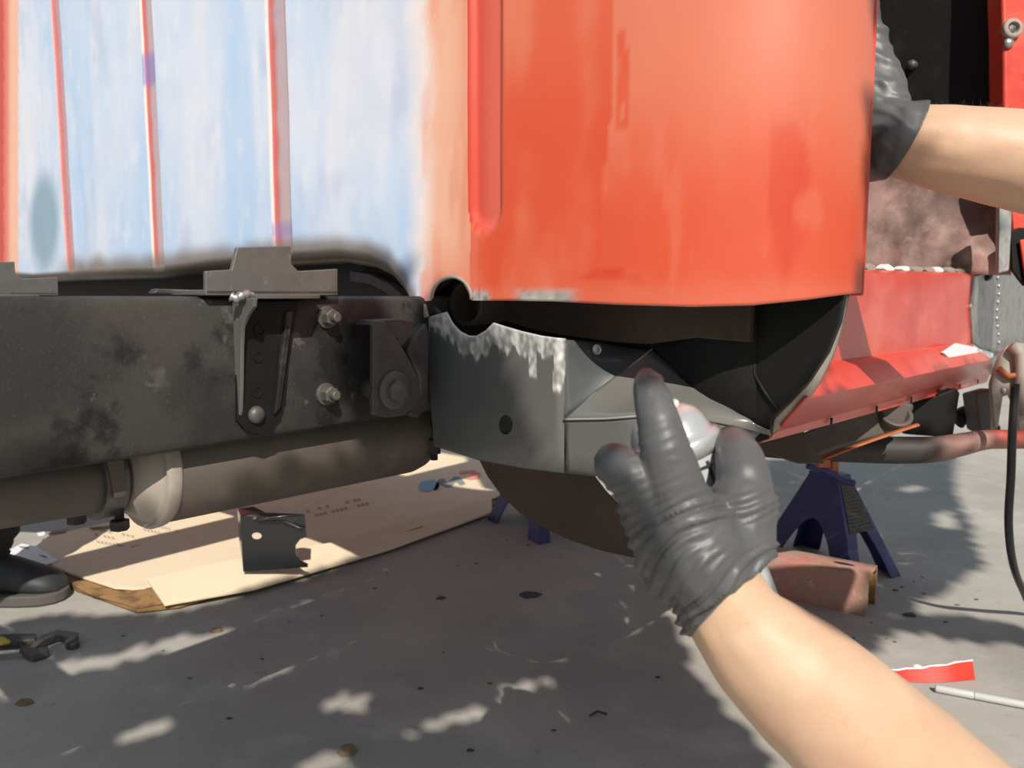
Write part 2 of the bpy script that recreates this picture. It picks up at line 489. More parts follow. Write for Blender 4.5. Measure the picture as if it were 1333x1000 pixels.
# paint only shows outside: the inner face is a second, dark sheet 2 mm in
mb = MB()
sub = [row[::3] + ([row[-1]] if (len(row) - 1) % 3 else []) for row in grid_pts[5::6]]
def inset(g, j, row):
    return g[0] + (C0 - C0) 
rows = []
for row in sub:
    rr = []
    for (p, t, z, rb) in row:
        a = math.asin(max(-1, min(1, (T_ARC - t) / (T_ARC - T_END)))) if t <= T_ARC else 0
        nrm = (-UU * math.cos(a) - VV * math.sin(a)).normalized()
        rr.append(p - nrm * .010)
    rows.append(rr)
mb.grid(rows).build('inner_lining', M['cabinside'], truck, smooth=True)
# folded edge of the door opening at the end of the corner
e0, e1 = uvz(U0 + S_END, VS, H - .0), uvz(U0 + S_END, VS, TOP)
mb = MB().box((e0 + e1) / 2 + UU * .003 + VV * .012, UU * .006, VV * .026, ZZ * (TOP - H))
mb.build('door_jamb', M['sill'], truck, bevel=.002)
# pillars and roof above the frame keep the inside of the cab dark
mb = MB()
RZ = H + 1.30
for (t, s) in ((1.80, .03), (-.29, .07)):
    MB().box(uvz(U0 + s, V0 + t, (TOP + RZ) / 2), UU * .06, VV * .10, ZZ * (RZ - TOP)).build('roof_pillar', M['sill'], truck, bevel=.01)
rf = MB().box(uvz(U0 + .64, V0 + .73, RZ + .02), UU * 1.36, VV * 2.2, ZZ * .04)
rf.build('roof', M['sill'], truck, bevel=.015)
MB().box(uvz(U0 + .64, V0 + 1.83, (H + RZ) / 2 + .02), UU * 1.24, VV * .03, ZZ * (RZ - H)).build('far_side', M['sill'], truck, bevel=.01)

# --- dark recess behind the lower hem of the rear wall
o = plate([(-40, 330), (300, 325), (470, 318), (515, 340), (545, 384), (560, 400), (560, 432), (500, 432), (-40, 420)], ('U', U0 + .055), .02)
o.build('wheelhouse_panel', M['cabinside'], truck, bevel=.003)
plate([(205, 376), (270, 378), (270, 384), (200, 382)], ('V', VR + .05), .012).build('shim_plate', M['bracket'], truck, bevel=.001)
arch = [(455, 352), (480, 356), (505, 368), (520, 380), (532, 396), (540, 412), (530, 412), (518, 396), (500, 380), (480, 370), (455, 366)]
plate(arch, ('U', U0 + .035), .015).build('wheelhouse_flange', M['shackle'], truck, bevel=.002)
plate([(529, 388), (540, 393), (552, 396), (556, 412), (543, 417), (536, 404)], ('U', U0 - .004), .004).build('torn_flange', M['dust'], truck, bevel=.0008)

# --- inner wall of the cut-open corner
inner = [(545, 345), (1000, 345), (1085, 372), (1099, 378), (1092, 420), (1076, 460), (1052, 497), (1026, 524), (1004, 543), (1000, 572), (930, 592), (735, 600), (560, 560)]
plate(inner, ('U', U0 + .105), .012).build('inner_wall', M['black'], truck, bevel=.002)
seam = [(978, 395), (979, 440), (982, 488), (996, 512), (1012, 533)]
MB().tube([onU(x, y, U0 + .104) for x, y in seam], .0022, 6).build('inner_seam', M['black'], truck, smooth=True)
bulge = MB()
rows = []
for i in range(13):
    a = i / 12 * math.pi
    rows.append([onU(lerp(860, 985, i / 12), y, U0 + .104 - .016 * math.sin(a) * w) for y, w in ((400, 0), (410, .8), (450, 1), (490, 1), (520, .8), (545, 0))])
bulge.grid(rows).build('inner_bulge', M['black'], truck, smooth=True)
# brown sill strip with an old weld line above the grey panel
strip = [(640, 380), (978, 380), (975, 446), (905, 440), (845, 448), (800, 446), (760, 440), (728, 436), (690, 428), (655, 418), (640, 412)]
plate(strip, ('U', U0 + .085), .012).build('brown_strip', M['rustdark'], truck, bevel=.002)
lit = [(722, 415), (745, 428), (770, 424), (775, 410), (760, 402), (735, 404)]
# drain tube behind the half-round notch
tc0 = onU(613, 395, U0 + .045)
ringp = [(-.03, .022), (.0, .0235), (.004, .0275), (.006, .0275), (.006, .022), (-.028, .019), (-.03, .001)]
MB().lathe(tc0 - UU * .005, -UU, [(-.05, .001), (-.05, .0245), (.004, .0265), (.005, .022), (-.035, .0205), (-.036, .001)], 32).build('drain_tube', M['rustdark'], truck, smooth=True, bevel=.0006)
rim = [onU(588 + 25.5 * math.cos(a), 388 - 27.5 * math.sin(a), U0 - .002) for a in [math.radians(k) for k in range(-4, 186, 8)]]
MB().tube(rim, .0020, 8).build('notch_rim', M['dust'], truck, smooth=True)

# --- grey repair panel: front face with a drilled hole
def grey_col(p):
    x, y = proj(p)
    return grey_xy(x, y)
topline = [(553, 414), (583, 406), (590, 420), (600, 431), (612, 437), (622, 437), (634, 430), (644, 420), (656, 424), (680, 431), (706, 437), (736, 441)]
def grey_xy(x, y):
    top = table(topline, x)
    d = y - top
    ragged = 26 + 24 * n2(x * .045, 3.0) + 10 * n2(x * .12, 8.0) + 7 * n2(x * .3, y * .1)
    if 690 < x < 700: ragged = max(ragged, 54)
    if x > 722: ragged = max(ragged, 30 + 40 * sstep(738, 728, abs(x - 722) + 722))
    g = sstep(ragged + 5, ragged - 5, d) * sstep(748, 738, x)
    base = mixc((.085, .092, .096), (.115, .115, .112), sstep(560, 700, x))  # left side painted darker for the shade over it
    br = .5 + .5 * n2(x * .09, y * .05, 3.0)
    c = mixc(base, mixc((.34, .34, .33), (.92, .92, .90), sstep(.2, .9, br + .5 * n2(x * .22, y * .11, 6.0))), g)
    edge = sstep(5, 1.5, d) * sstep(740, 732, x)
    c = mixc(c, (.75, .75, .73), edge * .7)
    return (*c, 1 - .4 * g)
mb = MB(); gc = []
NXg, NYg = 110, 70
pts = []
left = [(414, 554), (480, 560), (540, 565), (581, 567)]
bot = [(554, 577), (567, 581), (600, 591), (625, 599), (680, 609), (736, 616)]
def facepos(i, j):
    fx = i / NXg
    x = lerp(553, 735, fx)
    yt, yb = table(topline, x), table(bot, x + 13 * (1 - fx))
    y = lerp(yt, yb, j / NYg)
    x += (1 - fx) * 13 * (j / NYg)
    bend = .004 * n2(x * .02, y * .02) * .5
    r = onU(x, y, U0 + .006 + .010 * sstep(722, 738, x) ** 2 * (1 - j / NYg))
    return r, x, y
hx, hy, hr = 659.5, 552.5, 11.5
vs, idx = [], {}
for j in range(NYg + 1):
    for i in range(NXg + 1):
        p, x, y = facepos(i, j)
        # pull the mesh lines around the drilled hole on to its rim
        dx, dy = (x - hx) / .82, (y - hy) / 1.12
        d = math.hypot(dx, dy)
        if d < hr * 1.9 and d > .01:
            nd = hr + (d - hr) * .35 if d > hr else hr * .999
            if d > hr: nd = hr + (d - hr) ** 1.6 * (hr * .9) / ((hr * .9) ** 1.6)
            x, y = hx + dx / d * nd * .82, hy + dy / d * nd * 1.12
            p = onU(x, y, U0 + .006)
        idx[i, j] = len(vs); vs.append(p); gc.append(grey_xy(x, y))
fs = []
for j in range(NYg):
    for i in range(NXg):
        q = (idx[i, j], idx[i + 1, j], idx[i + 1, j + 1], idx[i, j + 1])
        inside = 0
        for k in q:
            x, y = proj(vs[k])
            if math.hypot((x - hx) / .82, (y - hy) / 1.12) <= hr * 1.004: inside += 1
        if inside < 4: fs.append(q)
mb.add(vs, fs)
mb.build('repair_panel', M['grey'], truck, smooth=True, colors=gc, solid=.0022)
# dimples and old spot welds along the ground edge
for k, (x, y, r) in enumerate([(697, 448, 6), (661, 436, 5), (558, 428, 6), (756, 453, 7), (777, 455, 7)]):
    MB().lathe(onU(x, y, U0 + (.0065 if x < 740 else .05)), -UU, [(-.002, r / 1230), (.0008, r / 1230), (.0014, r / 1500), (.0002, r / 2400), (.0002, .0001)], 18).build('spot_weld', M['bare'], truck, smooth=True)
# --- lower strip that follows the corner round to the door opening
strip_top = [(735, 546), (790, 545), (840, 541), (900, 545), (960, 556), (1005, 566)]
strip_bot = [(735, 616), (770, 620), (830, 622), (880, 616), (930, 600), (985, 577), (1005, 571)]
rt, rb_ = [], []
NS = 40
for k in range(NS + 1):
    f = k / NS
    x = lerp(735, 1003, f)
    s = .006 + .10 * sstep(.25, 1.0, f) ** 1.2
    rt.append(onU(x, table(strip_top, x), U0 + s))
    rb_.append(onU(x, table(strip_bot, x), U0 + s + .004))
mb = MB(); rows = []
for j in range(9):
    rows.append([a.lerp(b, j / 8) for a, b in zip(rt, rb_)])
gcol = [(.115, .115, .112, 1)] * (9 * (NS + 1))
mb.grid(rows).build('lower_strip', M['grey'], truck, smooth=True, colors=gcol, solid=.002)
# ledge behind the crease, sunlight painted in as a lighter grey
wall_line = [onU(lerp(846, 1000, k / NS), table([(846, 456), (900, 500), (960, 540), (1000, 560)], lerp(846, 1000, k / NS)), U0 + .10) for k in range(NS + 1)]
rows = []
for j in range(13):
    f = j / 12
    rows.append([a.lerp(b, f) + ZZ * (.002 * math.sin(math.pi * f)) for a, b in zip(rt, wall_line)])
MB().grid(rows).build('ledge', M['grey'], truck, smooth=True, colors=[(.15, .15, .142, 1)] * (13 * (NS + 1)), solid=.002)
crease = [a + UU * -.001 for a in rt[:20]]
MB().tube(crease, .0012, 6).build('ledge_crease_glint', M['grey'], truck, smooth=True, colors=[(.3, .3, .3, 1)] * 120)  # light grey tube paints the glint along the crease
# triangular return from the front face back to the inner wall
A0, A1 = onU(735, 442, U0 + .016), onU(734, 546, U0 + .006)
B0, B1 = onU(800, 448, U0 + .10), onU(850, 454, U0 + .10)
rows = []
for j in range(11):
    f = j / 10
    rows.append([A0.lerp(A1, f).lerp(B0.lerp(B1, f), g / 14) - VV * (.003 * math.sin(math.pi * g / 14)) for g in range(15)])
MB().grid(rows).build('return_panel', M['grey'], truck, smooth=True, colors=[(.07, .076, .08, 1)] * 165, solid=.002)  # shade on this facet painted in as a darker grey
MB().tube([A1.lerp(B1, f / 8) - UU * .001 for f in range(9)], .0011, 6).build('return_crease_glint', M['grey'], truck, smooth=True, colors=[(.30, .30, .30, 1)] * 54)  # glint on this fold painted as light grey
# --- rolled flange at the door opening, curling under the corner
outer = [(1104, 382), (1097, 420), (1085, 460), (1063, 504), (1034, 541), (1010, 561), (984, 575)]
innr = [(1098, 384), (1090, 420), (1075, 458), (1050, 496), (1025, 523), (1004, 543), (978, 571)]
oc, ic = catmull(outer, 6), catmull(innr, 6)
rows = []
for (a, b) in zip(oc, ic):
    p, q = onU(*a, U0 + .128), onU(*b, U0 + .118)
    rows.append([p + UU * .004, p - UU * .003, p.lerp(q, .35) - UU * .003, q, q + UU * .012])
MB().grid(rows).build('jamb_flange', M['dust'], truck, smooth=True, solid=.002)
# --- red sill and rocker below the door opening
near = [(1105, 350, .085), (1105, 356, .074), (1083, 470, .074), (1079, 482, .058), (1073, 514, .042), (1046, 548, .066), (1040, 554, .08), (1019, 570, .083)]
far = [(1270, 355, .085), (1270, 360, .074), (1266, 446, .074), (1268, 452, .058), (1291, 468, .042), (1293, 483, .066), (1290, 486, .08), (1284, 498, .083)]
secs = []
Pn = [onV(x, y, VS + dv) for x, y, dv in near]; Pf = [onV(x, y, VS + dv) for x, y, dv in far]
for k in range(15):
    f = -.05 + 1.05 * k / 14
    secs.append([a.lerp(b, f) for a, b in zip(Pn, Pf)])
MB().grid(secs).build('rocker_panel', M['sill'], truck, smooth=False, solid=.003, bevel=.004, segs=3)
for k in range(6):
    f = .10 + k * .155
    a, b = Pn[6].lerp(Pf[6], f), Pn[7].lerp(Pf[7], f)
    MB().box(a.lerp(b, .5) - VV * .003, UU * .004, VV * .002, ZZ * .009).build('drain_slot', M['black'], truck)
# torn sealer along the top of the sill
for k in range(9):
    f = .02 + k * .1 + random.uniform(-.02, .02)
    a = Pn[0].lerp(Pf[0], f)
    q = random.uniform(.016, .034)
    w = [a + UU * (q * math.cos(i / 7 * math.tau) * 1.3) + ZZ * (.007 * math.sin(i / 7 * math.tau) * random.uniform(.5, 1) + .002) for i in range(7)]
    MB().prism(w, VV * .012).build('torn_sealer', M['paper'] if k in (2, 3, 6) else M['dust'], truck, bevel=.001)
# bare-metal patch let in at the end of the sill
plate([(1269, 360), (1300, 352), (1318, 340), (1345, 338), (1345, 452), (1306, 452), (1291, 466), (1276, 452), (1267, 446), (1264, 400)], ('V', VS + .070), .006).build('bare_patch', M['bare'], truck, bevel=.001)
plate([(1228, 459), (1246, 447), (1270, 452), (1300, 462), (1286, 468), (1262, 473), (1240, 470)], ('V', VS + .052), .004).build('bright_patch', M['paper'], truck, bevel=.0005)
for k in range(9):
    MB().lathe(onV(1299 + 1.5 * math.sin(k), 362 + k * 10.5, VS + .069), -VV, [(-.001, .006), (.002, .005), (.003, .002), (.0032, .0001)], 10).build('weld_bead', M['bare'], truck, smooth=True)
plate([(1290, 468), (1306, 455), (1320, 458), (1318, 476), (1296, 488)], ('V', VS + .048), .01).build('sill_end', M['bare'], truck, bevel=.001)

# --- front pillar of the door opening
plate([(1299, -140), (1306, 40), (1307, 142), (1303, 262), (1330, 262), (1420, 200), (1420, -140)], ('D', 1.496), .05).build('front_pillar', M['sill'], truck, bevel=.006)
hc = P(1317, 38, 1.492)
b = MB().lathe(hc, -FW, [(-.002, .019), (.006, .018), (.008, .015), (.008, .011), (-.006, .009), (-.006, .0001)], 24).build('pillar_bush', M['dust'], truck, smooth=True, bevel=.0005)
MB().lathe(hc, -FW, [(-.004, .0085), (.003, .0075), (.004, .0001)], 6).build('hinge_bolt', M['steel'], b, smooth=False)
MB().lathe(P(1313, 56, 1.492), -FW, [(-.002, .011), (.004, .008), (.006, .0001)], 12).build('paint_chip', M['bare'], truck, smooth=True)
plate([(1301, 262), (1318, 258), (1317, 300), (1314, 352), (1300, 356)], ('D', 1.463), .012).build('bare_pillar_edge', M['bare'], truck, bevel=.002)
plate([(1316, 262), (1420, 250), (1420, 330), (1322, 330)], ('D', 1.507), .02).build('lower_pillar', M['sill'], truck, bevel=.003)
plate([(1316, 300), (1327, 296), (1420, 300), (1420, 380), (1333, 372), (1318, 352)], ('D', 1.496), .008).build('pillar_recess', M['black'], truck, bevel=.003)
plate([(1328, 312), (1420, 300), (1420, 372), (1336, 366)], ('D', 1.485), .006).build('kick_panel', M['sill'], truck, bevel=.003)

# --- inside of the cab
UF = U0 + 1.22
rows = []
for i in range(25):
    x = lerp(1085, 1316, i / 24)
    rows.append([onU(x, y, UF - .01 - .05 * sstep(230, 350, y) + .012 * fbm(x * .02, y * .02) - .02 * math.sin(i / 24 * math.pi)) for y in range(222, 366, 8)])
MB().grid(rows).build('toe_panel', M['rust'], truck, smooth=True, solid=.003)
b = uvz(UF + .03, V0 + .74, H + .66)
MB().box(b, UU * .04, VV * 2.06, ZZ * 1.26).build('firewall', M['black'], truck, bevel=.01)
MB().lathe(onU(1187, 84, UF), -UU, [(-.02, .010), (.004, .009), (.006, .0001)], 12).build('dash_knob', M['bolt'], truck, smooth=True)
# --- bits at the foot of the front pillar
hb = plate([(1291, 500), (1300, 470), (1310, 452), (1322, 446), (1345, 448), (1345, 560), (1327, 560), (1322, 530), (1316, 514), (1306, 516), (1300, 556), (1296, 558), (1293, 530)], ('D', 1.473), .012).build('hinge_bracket', M['dust'], truck, bevel=.002)
MB().lathe(P(1307, 508, 1.471), -FW, [(-.002, .006), (.005, .005), (.006, .0001)], 8).build('bracket_bolt', M['whiterod'], hb, smooth=True)
MB().tube([P(x, y, 1.459) for x, y in ((1318, 450), (1328, 460), (1330, 480), (1328, 505), (1335, 540))], .010, 10).build('hinge_arm', M['dust'], truck, smooth=True)
MB().tube([P(x, y, 1.464) for x, y in ((1300, 480), (1312, 490), (1330, 488), (1350, 470))], .006, 8).build('rust_wire', M['copper'], truck, smooth=True)
plate([(1270, 512), (1296, 505), (1300, 560), (1292, 568), (1276, 560)], ('D', 1.578), .05).build('cowl_bracket', M['muffler'], truck, bevel=.004)
kn = [(1246, 545), (1262, 540), (1280, 552), (1298, 560)]
MB().tube([P(x, y, 1.647) for x, y in catmull(kn, 5)], [.022, .020, .018, .019, .02, .021, .018, .015, .014, .014, .016, .018, .016, .014, .012, .01], 12).build('rubber_joint', M['black'], truck, smooth=True)
# --- under the sill
plate([(1160, 535), (1246, 505), (1250, 512), (1241, 570), (1185, 566)], ('D', 1.40), .03).build('floor_bracket', M['black'], truck, bevel=.003)
secs = []
for d, off in ((1.22, 0), (1.26, 3)):
    secs.append([P(x, y + off, d) for x, y in ((1040, 566), (1098, 540), (1168, 522), (1190, 526), (1178, 556), (1150, 566), (1090, 582), (1062, 592))])
MB().loft(secs).build('body_mount', M['muffler'], truck, bevel=.004)
MB().lathe(P(1165, 540, 1.22), -FW.lerp(-ZZ, .5), [(-.01, .026), (.004, .026), (.005, .02), (-.004, .016), (-.004, .0001)], 24).build('mount_cup', M['muffler'], truck, smooth=True, bevel=.001)
cs = catmull([P(x, y, 1.2).to_tuple() for x, y in ((1062, 601), (1100, 586), (1150, 568), (1195, 553))], 6)
MB().tube(cs, .006, 8, flat=.4).build('rust_strap', M['copper'], truck, smooth=True)
MB().box(P(1071, 603, 1.2), RT * .018, FW * .014, UP * .012).build('strap_clip', M['copper'], truck, bevel=.001)
plate([(975, 572), (1045, 558), (1062, 585), (1075, 604), (1040, 604), (985, 584)], ('D', 1.16), .04).build('frame_gusset', M['rustdark'], truck, bevel=.003)
arm = [(930, 572, 1.30, 14), (1000, 581, 1.30, 15), (1080, 584, 1.30, 17), (1160, 586, 1.30, 18), (1215, 585, 1.30, 17), (1250, 579, 1.31, 15), (1280, 573, 1.32, 13), (1310, 572, 1.33, 12.5), (1420, 572, 1.36, 12.5)]
ap = catmull(arm, 6)
mb = MB().tube([P(a, b, d) for a, b, d, r in ap], [r * d / F for a, b, d, r in ap], 16)
acol = []
for (a, b, d, r) in ap:
    for k in range(16):
        f = sstep(1190, 1260, a + 18 * n2(k * .9, a * .02)); w = mixc((.030, .026, .024), mixc(L(168, 128, 118), L(120, 92, 84), .5 + .8 * n2(a * .06, k * .5)), f)
        acol.append((*mixc(w, L(205, 84, 72), sstep(1275, 1300, a) * (.5 + .5 * math.cos(k / 16 * math.tau))), 1))
M['arm'] = mk('worn suspension arm paint', (1, 1, 1), .6, attr='Col', bump=[(160, .3, .001)])
mb.build('suspension_arm', M['arm'], truck, smooth=True, colors=acol)
rd = [(622, 596), (634, 620), (652, 645), (676, 668), (706, 687), (742, 704), (784, 718), (835, 729), (870, 716), (845, 690), (806, 657), (790, 640), (774, 619), (760, 610)]
plate(rd, ('D', 1.12), .03).build('crossmember', M['rustdark'], truck, bevel=.004)
# --- frame rails
def rail(v0, dv, ua, ub, name):
    z0, z1 = H - .137, H - .0005
    r = .010
    prof = [(0, z0 + r), (0, z1 - r), (.003, z1 - .003), (r, z1), (dv, z1), (dv, z1 - .006), (r, z1 - .006), (.006, z1 - r), (.006, z0 + r), (r, z0 + .006), (dv, z0 + .006), (dv, z0), (r, z0), (.003, z0 + .003)]
    secs = [[uvz(u, v0 + a, b) for a, b in prof] for u in (ua, ub)]
    return MB().loft(secs).build(name, M['rail'], truck, bevel=.0015)
rail(VR, .055, -.35, 1.75, 'frame_rail')
rail(VR + .60, .055, -.35, 1.75, 'frame_rail')
MB().tube([uvz(.05, VR + .03, H - .07), uvz(.05, VR + .62, H - .07)], .035, 16).build('frame_crossmember', M['rail'], truck, smooth=True)
def hexbolt(x, y, r, parent, v=VR, ln=.019, m='bolt'):
    c = onV(x, y, v)
    fl = MB().lathe(c, -VV, [(-.002, r * 1.25), (.003, r * 1.25), (.0035, r * 1.1), (.0035, .0001)], 24).build('bolt', M[m], parent, smooth=False, bevel=.0004)
    MB().lathe(c, -VV, [(.003, r * .98), (ln * .62, r * .98), (ln * .68, r * .85), (ln * .68, .0001)], 6).build('nut', M[m], fl, bevel=.0006)
    MB().lathe(c, -VV, [(.003, r * .55), (ln, r * .55), (ln + .001, r * .45), (ln + .001, .0001)], 14).build('stud', M[m], fl, smooth=False, bevel=.0004)
for x, y in ((424, 413), (423, 513)):
    hexbolt(x, y, .0092, truck)
# --- bed mount bracket on the near rail, and its twin on the far rail
def bed_bracket(du, dv):
    sh = UU * du + VV * dv
    tee = [(268, 384), (268, 353), (302, 351), (309, 322), (379, 320), (380, 344), (389, 353), (440, 350), (440, 384)]
    vb = VR - .008
    pr = [onV(x, y, vb) + sh for x, y in tee]
    o = MB().prism(pr, VV * .005).build('bed_bracket', M['bracket'], truck, bevel=.0012)
    a, b_ = onV(268, 384, vb), onV(440, 384, vb)
    MB().box((a + b_) / 2 + VV * .030 + ZZ * .002 + sh, (b_ - a) * 1.0, VV * .06, ZZ * .005).build('bracket_flange', M['bracket'], o, bevel=.001)
    uf = onV(304, 450, VR).dot(UU)
    zz = lambda y: onV(304, y, VR).z
    fin = [(0, 388), (.036, 388), (.034, 399), (.024, 410), (.015, 425), (.012, 450), (.009, 500), (.006, 535), (0, 552)]
    MB().prism([uvz(uf, VR - a, zz(y)) + sh for a, y in fin], UU * .004).build('gusset_fin', M['bracket'], o, bevel=.001)
    bp = [(308, 392), (390, 392), (384, 420), (376, 470), (372, 520), (366, 545), (352, 560), (336, 566), (320, 561), (309, 548)]
    bpo = MB().prism([onV(x, y, VR - .004) + sh for x, y in bp], VV * .004).build('back_plate', M['black'], o, bevel=.001)  # plain black stands in for the shade inside the bracket
    rp = [(374, 405), (382, 405), (366, 530), (358, 540)]
    MB().prism([onV(x, y, VR - .008) + sh for x, y in rp], VV * .005).build('plate_fold', M['rail'], o, bevel=.001)
    for x, y, r in ((333, 540, .0085),):
        MB().lathe(onV(x, y, VR - .004) + sh, -VV, [(-.001, r), (.002, r), (.005, r * .75), (.0065, r * .35), (.0066, .0001)], 20).build('rivet', M['steel'], o, smooth=True)
    for x, y, r in ((338, 430, .007), (336, 464, .006), (335, 510, .0065)):
        MB().lathe(onV(x, y, VR - .0041) + sh, -VV, [(-.001, r), (.0008, r * .95), (.0008, r * .6), (-.0005, r * .5), (-.0005, .0001)], 16).build('bracket_hole', M['black'], o, smooth=False)
    MB().prism([onV(x, 389, VR) - VV * k + sh for x, k in ((306, 0), (306, .034), (372, .034), (404, .016), (404, 0))], ZZ * .004).build('gusset_cap', M['bracket'], o, bevel=.0008)
    wl_ = catmull([onV(300 + i * 9, 386 + 3 * math.sin(i * 2.1), VR - .018 - .004 * math.sin(i)).to_tuple() for i in range(4)], 4)
    MB().tube([Vector(p) + sh for p in wl_], [.004 + .0012 * math.sin(i * 2.3) for i in range(len(wl_))], 8).build('weld_bead', M['bare'], o, smooth=True)
    return o
bed_bracket(0, 0)
far_anchor = onV(30, 384, VR + .592)
near_anchor = onV(355, 384, VR - .008)
dd = far_anchor - near_anchor
bed_bracket(dd.dot(UU) - .03, dd.dot(VV))
# --- body mount shackle at the end of the rail
sp = [(486, 424), (490, 417), (502, 419), (512, 432), (524, 452), (536, 474), (545, 494), (547, 512), (541, 530), (526, 541), (505, 544), (485, 540)]
sh = plate(sp, ('V', VR - .040), .006).build('shackle', M['shackle'], truck, bevel=.0015)
plate([(486, 424), (490, 417), (520, 415), (537, 418), (541, 428), (524, 452), (512, 434), (500, 421)], ('V', VR - .034), .030).build('shackle_top', M['shackle'], sh, bevel=.0015)
plate([(530, 456), (545, 430), (556, 420), (560, 440), (558, 530), (545, 545), (532, 540), (548, 512), (546, 490)], ('V', VR - .018), .014).build('shackle_cheek', M['shackle'], sh, bevel=.003)
c = onV(512, 508, VR - .040)
MB().lathe(c, -VV, [(-.001, .0205), (.003, .0205), (.004, .0185), (.004, .0001)], 28).build('washer', M['bolt'], sh, bevel=.0006)
MB().lathe(c, -VV, [(.003, .0125), (.009, .0125), (.010, .010), (.010, .0001)], 6).build('bolt_head', M['bolt'], sh, bevel=.0008)
MB().tube([c - VV * .002, c + VV * .05], .011, 14).build('pivot_pin', M['bolt'], sh, smooth=True)
# --- muffler and pipe under the rail
vm = VR + .075
ax = onV(385, 585, vm)
zc = H - .152
def um(x, y): return onV(x, y, vm).dot(UU)
u1, u2 = um(196, 640), um(538, 575)
zc1 = onV(196, 612, vm).z; zc2 = onV(540, 560, vm).z
R1 = .052
a1, a2 = uvz(u1, vm, zc1), uvz(u2, vm, zc2)
axd = (a2 - a1).normalized(); ln = (a2 - a1).length
mf = MB().lathe(a1, axd, [(0, .03), (.0, R1 * .9), (.004, R1), (ln * .5, R1), (ln - .02, R1), (ln - .004, R1 * .93), (ln + .004, R1 * .8), (ln + .006, .03)], 40).build('muffler', M['muffler'], truck, smooth=True)
MB().lathe(a1, -axd, [(-.006, R1 * 1.0), (-.003, R1 * 1.04), (.006, R1 * 1.06), (.010, R1 * 1.01), (.008, R1 * .93), (.012, R1 * .86), (.030, .034), (.030, .001)], 40).build('end_cap', M['dust'], mf, smooth=True)
p0 = a1 - axd * .001
pipe = [p0, p0 - axd * .05, p0 - axd * .16 + ZZ * .004, p0 - axd * .5 + ZZ * .01]
MB().tube(pipe, [.030, .031, .033, .034], 24).build('exhaust_pipe', M['muffler'], truck, smooth=True)
cb = p0 - axd * .044
cl = MB().lathe(cb, axd, [(-.010, .0315), (-.010, .037), (.010, .037), (.010, .0315)], 32).build('pipe_clamp', M['steel'], truck, bevel=.001)
for k, (da, sz) in enumerate(((-.004, 1), (.012, 1))):
    q = cb - VV * (.024 - k * .05) - axd * (da) - ZZ * .03
    MB().tube([q + ZZ * .05, q - ZZ * .012], .004, 10).build('clamp_bolt', M['rail'], cl, smooth=True)
    MB().lathe(q - ZZ * .006, -ZZ, [(0, .0085), (.008, .0085), (.009, .007), (.009, .0001)], 6).build('clamp_nut', M['rail'], cl)
hgr = plate([(140, 600), (162, 598), (166, 645), (150, 650)], ('V', VR + .035), .006).build('exhaust_hanger', M['muffler'], truck, bevel=.001)
# drop bolt beside the grey panel
q = P(565, 580, .98)
db = MB().tube([q + ZZ * .03, q - ZZ * .018], .0045, 10).build('drop_bolt', M['rail'], truck, smooth=True)
MB().lathe(q, -ZZ, [(-.008, .012), (.0, .012), (.001, .0085), (.010, .0085), (.011, .0001)], 6).build('drop_nut', M['rail'], db)
